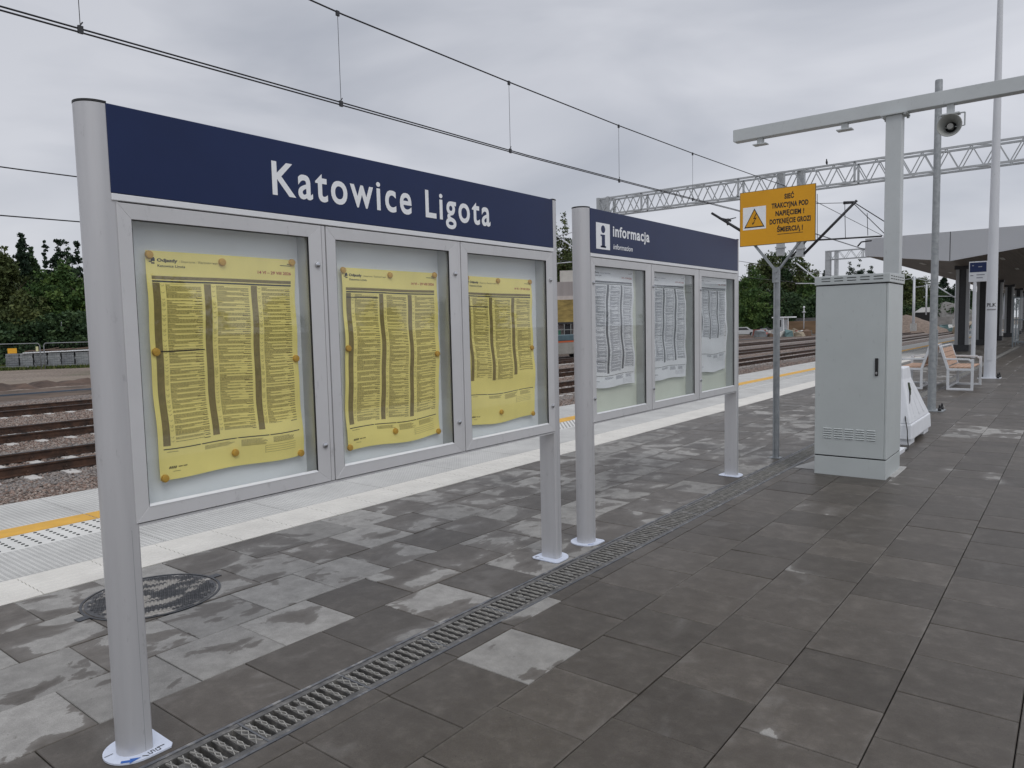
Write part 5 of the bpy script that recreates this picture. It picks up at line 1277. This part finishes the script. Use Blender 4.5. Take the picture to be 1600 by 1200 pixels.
def flat_sign(u, v, w, h, m_, label, off=1.7):
    p = base0+(base1-base0)*((u-20)/119.)+Vector((ax.y,-ax.x,0))*off; d = _ray(u, v); t_ = (p.x*p.x+p.y*p.y)**.5/(d[0]**2+d[1]**2)**.5; p.z = H+d[2]*t_
    g = MB(); g.box(-w/2,w/2,-.01,.01,-h/2,h/2); o = obj('fence_sign', g, m_); o.location = p; o.rotation_euler = (0,0,rzp); tag(o, label, 'sign')
flat_sign(28, 548, .58, .38, mat('orange_sign', (.75,.38,.02), .5, noise=.05, scale=4), 'small orange sign on the left fence panel')
flat_sign(65, 545, .16, .36, mat('pale_yellow_tag', (.62,.62,.35), .5, noise=.05, scale=4), 'pale yellow tag near the corner of the left fence panel')
strut(96, 503, 97, 553, 26, .04, 'thin_post', 'thin grey post sticking up behind the right fence panel', 'post', GALV)
heap('gravel_heap', base0+(base1-base0)*.74+Vector((ax.y,-ax.x,0))*-1.4, 1.0, .85, mat('dark_gravel', (.06,.05,.045), .95, noise=.4, scale=5, bump=1, bscale=14), 'small dark gravel mound in front of the wrapped pallets', 'gravel heap', 9)
# banks and strips (terrain)
def strip(name, v0, v1, z0, z1, m_, u0=-60, u1=175, jitter=0):
    a = onz(u0, v0, z0); b = onz(u1, v0-((u1-u0)*.085), z0); g = MB()
    c = onz(u1, v1-((u1-u0)*.085), z1); d = onz(u0, v1, z1); g.quad(a, b, c, d); return g
def ribbon(xa, xb, z, m_, name, y0=-30, y1=300):
    g = MB(); n = 120; R2 = random.Random(int(-xa*10)); vs = []
    for i in range(n+1):
        y = y0+(y1-y0)*(i/n)**1.3; vs += [(xa+R2.uniform(-.4,.4), y, z), (xb+R2.uniform(-.4,.4), y, z)]
    g.add(vs, [(2*i,2*i+1,2*i+3,2*i+2) for i in range(n)]); return struct(name, g, m_)
SAND = mat('sandy_track', (.21,.17,.13), .95, noise=.2, scale=1.5, bump=.6, bscale=12)
ribbon(-38, -32, -.795, mat('muddy_brown', (.10,.07,.05), .95, noise=.5, scale=.8, bump=1, bscale=6), 'earth_strip')
ribbon(-47.5, -42.8, -.852, SAND, 'sandy_path')
# eroded brown bank
g = MB(); R2 = random.Random(3); n = 340; vs = []
for i in range(n+1):
    y = -10+i*.42; xx = -41+R2.uniform(-.5,.5); hh = R2.uniform(.08,.38)
    vs += [(xx+1.6,y,-.86), (xx+.3,y,-.86+hh), (xx-.8,y,-.86+hh*.7), (xx-1.5,y,-.87)]
g.add(vs, [(4*i+j,4*i+j+1,4*i+j+5,4*i+j+4) for i in range(n) for j in range(3)], False)
struct('earth_bank', g, mat('bank_earth', (.085,.055,.04), .95, noise=.5, scale=1.2, bump=1, bscale=6))
g = MB(); g.prism([(-.04,0),(.04,0),(.04,.07),(-.04,.07)], -20, 200, lambda x, z, y: (x-34.6, y, z-.80)); o = obj('loose_rail', g, mat('blue_steel', (.12,.15,.19), .4, .5, noise=.2, scale=2)); tag(o, 'single loose bluish rail lying beyond the far track', 'rail')
# grass
def grass(name, pts_fn, n, hgt, label, m_):
    V = []; Fc = []; A = []
    for i in range(n):
        x, y, z = pts_fn(); a = random.uniform(0, math.pi); w = random.uniform(.05,.12); h = hgt*random.uniform(.4,1.2); lx, ly = random.uniform(-.1,.1), random.uniform(-.1,.1)
        o_ = len(V); c_, s_ = math.cos(a)*w, math.sin(a)*w
        V += [(x-c_,y-s_,z),(x+c_,y+s_,z),(x+lx,y+ly,z+h)]; Fc.append((o_,o_+1,o_+2)); A += [random.random()]*3
    me = bpy.data.meshes.new(name); me.from_pydata(V, [], Fc); at_ = me.attributes.new('leaf','FLOAT','POINT'); at_.data.foreach_set('value', A); me.materials.append(m_)
    o = bpy.data.objects.new(name, me); C.objects.link(o); tag(o, label, 'grass', kind='stuff')
def gl():
    f = random.uniform(-.5, 1.5); p = base0+(base1-base0)*f+Vector((ax.y,-ax.x,0))*random.uniform(-5.5, 1.2); return p.x, p.y, -.86
grass('grass', gl, 9000, .32, 'rough green grass around the feet of the pallets', foliage_mat('grass_green', (.05,.075,.02), (.085,.12,.03), (.16,.17,.06)))
def gr():
    p = gz(random.uniform(1150, 1290), random.uniform(150, 175)); return p.x, p.y, -.86
grass('grass', gr, 3500, 1.2, 'rough weeds at the foot of the trees behind the yard', FOL3)

# ------------------------------------------------------------ trees
def crown_mesh(seed, w, h, kind, leaf, nleaf, fm):
    r = np.random.default_rng(seed); V = []; A = []
    cl = []
    if kind == 'conifer':
        k = 130
        for i in range(k):
            t = r.random()**.8; rad = w/2*(1-t)**.8*r.uniform(.35,1.05); a = r.uniform(0, 2*math.pi)
            cl.append((rad*math.cos(a), rad*math.sin(a), h*(.08+.92*t), w*.075*(1.25-t)+.1))
    else:
        k = 170
        lob = [(r.uniform(-.26,.26)*w, r.uniform(-.26,.26)*w, h*r.uniform(.2,.8), r.uniform(.22,.34)*w) for _ in range(9)]+[(0,0,h*.55,w*.36),(0,0,h*.25,w*.4)]
        for i in range(k):
            lx, ly, lz, lr = lob[r.integers(len(lob))]; d = r.normal(size=3); d /= np.linalg.norm(d); rr = lr*r.uniform(.35,1.08)
            x, y, z = lx+d[0]*rr, ly+d[1]*rr, lz+d[2]*rr*min(1.4, h/w*.9)
            if z < h*.04: z = h*r.uniform(.04,.3)
            z = min(z, h*1.0)
            cl.append((x, y, z, w*r.uniform(.045,.10)))
    for i in range(38):
        t = r.uniform(.15, .97); cl.append((r.normal()*w*.04, r.normal()*w*.04, h*t, w*(.10*(1.15-t)+.02)))
    cl = np.array(cl); cl[:,3] *= 1.18; zt_c = (cl[:,2]+cl[:,3]*.8).max(); zb_c = cl[:,2].min(); cl[:,2] = h*.04+(cl[:,2]-zb_c)/(zt_c-zb_c)*h*.96
    rr_ = np.percentile(np.hypot(cl[:,0], cl[:,1])+cl[:,3]*.6, 96); cl[:,:2] *= (w/2)/rr_
    if kind != 'conifer':      # narrower towards the top
        cl[:,:2] *= np.clip(1.12-.62*np.clip((cl[:,2]/h-.45)/.55, 0, 1)**1.5, .3, 1.2)[:,None]
    wgt = cl[:,3]**1.7; idx = r.choice(len(cl), nleaf, p=wgt/wgt.sum()); c = cl[idx]
    tone = r.uniform(0,1,len(cl))[idx]
    d = r.normal(size=(nleaf,3)); d /= np.linalg.norm(d, axis=1)[:,None]; p = c[:,:3]+d*(c[:,3]*r.uniform(.35,1.25,nleaf)**1.0)[:,None]*np.array([1.15,1.15,.8])
    q = r.normal(size=(nleaf,3,3)); q, _ = np.linalg.qr(q); s = leaf*r.uniform(.5,1.3,nleaf)
    quad = np.array([(-1,-.6,0),(.2,-.9,.15),(1,.5,0),(-.3,.8,-.15)])
    co = np.einsum('nij,kj->nki', q, quad)*s[:,None,None]/2+p[:,None,:]
    V = co.reshape(-1,3); me = bpy.data.meshes.new('crown'); me.vertices.add(len(V)); me.vertices.foreach_set('co', V.ravel())
    me.loops.add(nleaf*4); me.loops.foreach_set('vertex_index', np.arange(nleaf*4, dtype=np.int32)); me.polygons.add(nleaf); me.polygons.foreach_set('loop_start', np.arange(0,nleaf*4,4,dtype=np.int32)); me.polygons.foreach_set('loop_total', np.full(nleaf,4,np.int32)); me.update(calc_edges=True)
    A = np.clip(tone*.6+r.uniform(0,.45,nleaf), 0, 1); at_ = me.attributes.new('leaf','FLOAT','POINT'); at_.data.foreach_set('value', np.repeat(A,4)); me.materials.append(fm); return me
def tree(p, w, h, kind, leaf, n, fm, label, grp, seed):
    t = thing('conifer_tree' if kind == 'conifer' else 'leafy_tree', label, 'tree', grp, loc=p, rz=seed*.7)
    o = bpy.data.objects.new('crown', crown_mesh(seed, w, h, kind, leaf, n, fm)); C.objects.link(o); o.parent = t
    g = MB(); R2 = random.Random(seed); g.tube((0,0,-.2),(0,0,h*.45),w*.035,w*.02,8); g.tube((0,0,h*.45),(w*.02,0,h*.82),w*.02,w*.004,6)
    for k in range(7):
        a = R2.uniform(0,6.28); z = h*R2.uniform(.2,.6); e = w*.36; g.tube((0,0,z),(e*math.cos(a),e*math.sin(a),z+h*.16),w*.012,w*.003,5)
    obj('trunk', g, BARK, t)
def tree_at(u, vtop, Y, wpx, kind, fm, label, grp, seed, n=5000, sink=0):
    b = gz(u, Y); tp = at(u, vtop, Y); h = tp.z+.86; d = (Vector((b.x,b.y,0))).length; w = wpx*d/1135
    tree(b, w, h, kind, max(.28, w*.035), n, fm, label, grp, seed)
GL = 'trees behind the fence on the left'
def left_tree(u, vtop, dist_m, wpx, kind, fm, label, seed, n=6000):
    d = _ray(u, 500); r = dist_m/(d[0]**2+d[1]**2)**.5; b = Vector((d[0]*r, d[1]*r, -.86)); d2 = _ray(u, vtop); r2 = dist_m/(d2[0]**2+d2[1]**2)**.5
    h = H+d2[2]*r2+.86; tree(b, wpx*dist_m/1135, h, kind, .27, int(n*1.7), fm, label, GL, seed)
left_tree(20, 402, 100, 60, 'leafy', FOL2, 'dark tree filling in behind the olive tree on the left', 25, 8000)
left_tree(62, 412, 100, 50, 'leafy', FOL2, 'dark tree closing the lower part of the sky gap', 26, 8000)
left_tree(114, 386, 100, 56, 'leafy', FOL2, 'dark tree between the two dark rounded trees', 27, 8000)
left_tree(-15, 400, 88, 110, 'leafy', FOL3, 'broad olive tree cut by the left picture edge', 11, 8000)
left_tree(42, 364, 96, 46, 'conifer', FOL4, 'tall ragged dark pine rising above the left trees', 12)
left_tree(12, 385, 84, 70, 'leafy', FOL3, 'olive leafy tree at the far left behind the fence', 13, 8000)
left_tree(55, 386, 98, 48, 'conifer', FOL2, 'dark narrow tree between the pine and the rounded trees', 14)
left_tree(78, 376, 102, 36, 'leafy', FOL4, 'slim dark tree left of the sky gap', 15)
left_tree(98, 374, 104, 44, 'leafy', FOL4, 'dark rounded tree top nearest the header', 16, 7000)
left_tree(128, 376, 104, 50, 'leafy', FOL4, 'dark rounded tree partly behind the board post', 17, 7000)
left_tree(60, 445, 80, 75, 'leafy', FOL1, 'low bright green tree in the middle of the left group', 18, 9000)
left_tree(105, 405, 82, 80, 'leafy', FOL1, 'bright green tree in front of the dark rounded trees', 19, 10000)
left_tree(145, 410, 80, 70, 'leafy', FOL1, 'bright green tree half hidden by the board post', 20, 9000)
left_tree(30, 455, 78, 80, 'leafy', FOL3, 'low olive bush behind the orange sign', 21, 9000)
left_tree(80, 490, 76, 80, 'leafy', FOL2, 'dark low bush behind the right fence panel', 22, 9000)
left_tree(125, 485, 76, 80, 'leafy', FOL2, 'dark low bush behind the last pallets', 23, 9000)
left_tree(0, 500, 76, 80, 'leafy', FOL2, 'dark low bush at the left picture edge', 24, 8000)
GC = 'trees behind the rail yard'
tree_at(884, 330, 95, 78, 'leafy', FOL3, 'tall tree above the ochre building between the boards', GC, 31, 14000)
tree_at(868, 345, 100, 50, 'leafy', FOL2, 'dark tree behind the edge of the near board', GC, 32, 6000)
tree_at(905, 350, 102, 60, 'leafy', FOL2, 'dark tree behind the post of the far board', GC, 33, 6000)
spec = [(1172,415,150,50,'leafy',FOL1,'green tree beside the right end of the far board'),(1195,392,160,62,'leafy',FOL3,'tall olive tree directly behind the sign pole'),
 (1222,388,165,60,'leafy',FOL2,'tallest dark tree behind the warning sign'),(1248,396,160,56,'leafy',FOL3,'olive tree right of the sign pole'),(1268,428,158,44,'leafy',FOL1,'lower green tree beside the cabinet'),
 (1178,448,140,60,'leafy',FOL1,'low bright green tree behind the parked cars'),(1210,450,142,60,'leafy',FOL2,'low dark tree behind the white cabin'),(1240,455,150,60,'leafy',FOL2,'low dark tree behind the globe lamp'),(1275,460,150,60,'leafy',FOL2,'low dark tree meeting the cabinet edge'),
 (1165,470,138,40,'leafy',FOL1,'small bush at the right end of the far board'),
 (1288,422,230,22,'conifer',FOL4,'small distant pine left of the far gantry'),(1326,408,210,26,'leafy',FOL4,'distant dark tree top left of the canopy roof, left of two'),(1342,404,212,26,'leafy',FOL4,'distant dark tree top left of the canopy roof, right of two'),(1360,415,215,22,'leafy',FOL4,'small dark tree top behind the gantry post'),
 (1395,425,200,50,'leafy',FOL3,'olive tree above the cabinet hood'),(1418,430,205,34,'conifer',FOL4,'dark pine right of the cabinet top'),(1436,432,200,40,'leafy',FOL3,'olive tree behind the tall pale mast'),(1456,436,205,36,'leafy',FOL2,'dark tree behind the galvanised pole'),(1474,432,215,34,'conifer',FOL4,'dark pine right of the galvanised pole'),(1492,438,215,34,'leafy',FOL4,'dark tree under the canopy corner'),
 (1425,462,190,60,'leafy',FOL3,'low olive tree behind the tension weights'),(1455,465,190,60,'leafy',FOL2,'low dark tree behind the waste container'),(1485,468,195,50,'leafy',FOL2,'low dark tree behind the large gravel heap'),(1520,455,220,60,'leafy',FOL2,'dark tree behind the first canopy column'),(1560,450,230,60,'leafy',FOL4,'dark tree behind the lighting mast'),(1600,445,240,70,'leafy',FOL4,'dark tree behind the glass shelter'),(1650,440,240,80,'leafy',FOL4,'dark tree outside the right picture edge')]
for i, (u, vt, Y, wp, kd, fm, lb) in enumerate(spec): tree_at(u, vt, Y, wp*1.3, kd, fm, lb, GC, 50+i, 13000)
# far wood on the other side of the station, which the glass and foil reflect
cms = [crown_mesh(200+i, 12, 13, 'leafy', .5, 3500, (FOL1, FOL2, FOL3)[i % 3]) for i in range(3)]
wm_ = bmesh.new(); vs_all = []; R2 = random.Random(12)
for i in range(26):
    me = cms[i % 3].copy(); sc = R2.uniform(.5, 1.0); me.transform(Matrix.Translation((R2.uniform(75, 110), -60+i*9+R2.uniform(-3, 3), -.86)) @ Matrix.Rotation(R2.uniform(0, 6), 4, 'Z') @ Matrix.Scale(sc, 4)); wm_.from_mesh(me); bpy.data.meshes.remove(me)
me = bpy.data.meshes.new('far_wood'); wm_.to_mesh(me); wm_.free(); me.materials.append(FOL1)
o = bpy.data.objects.new('far_wood', me); C.objects.link(o); tag(o, 'far wood on the other side of the station, mirrored faintly in the glass', 'wood', kind='stuff')
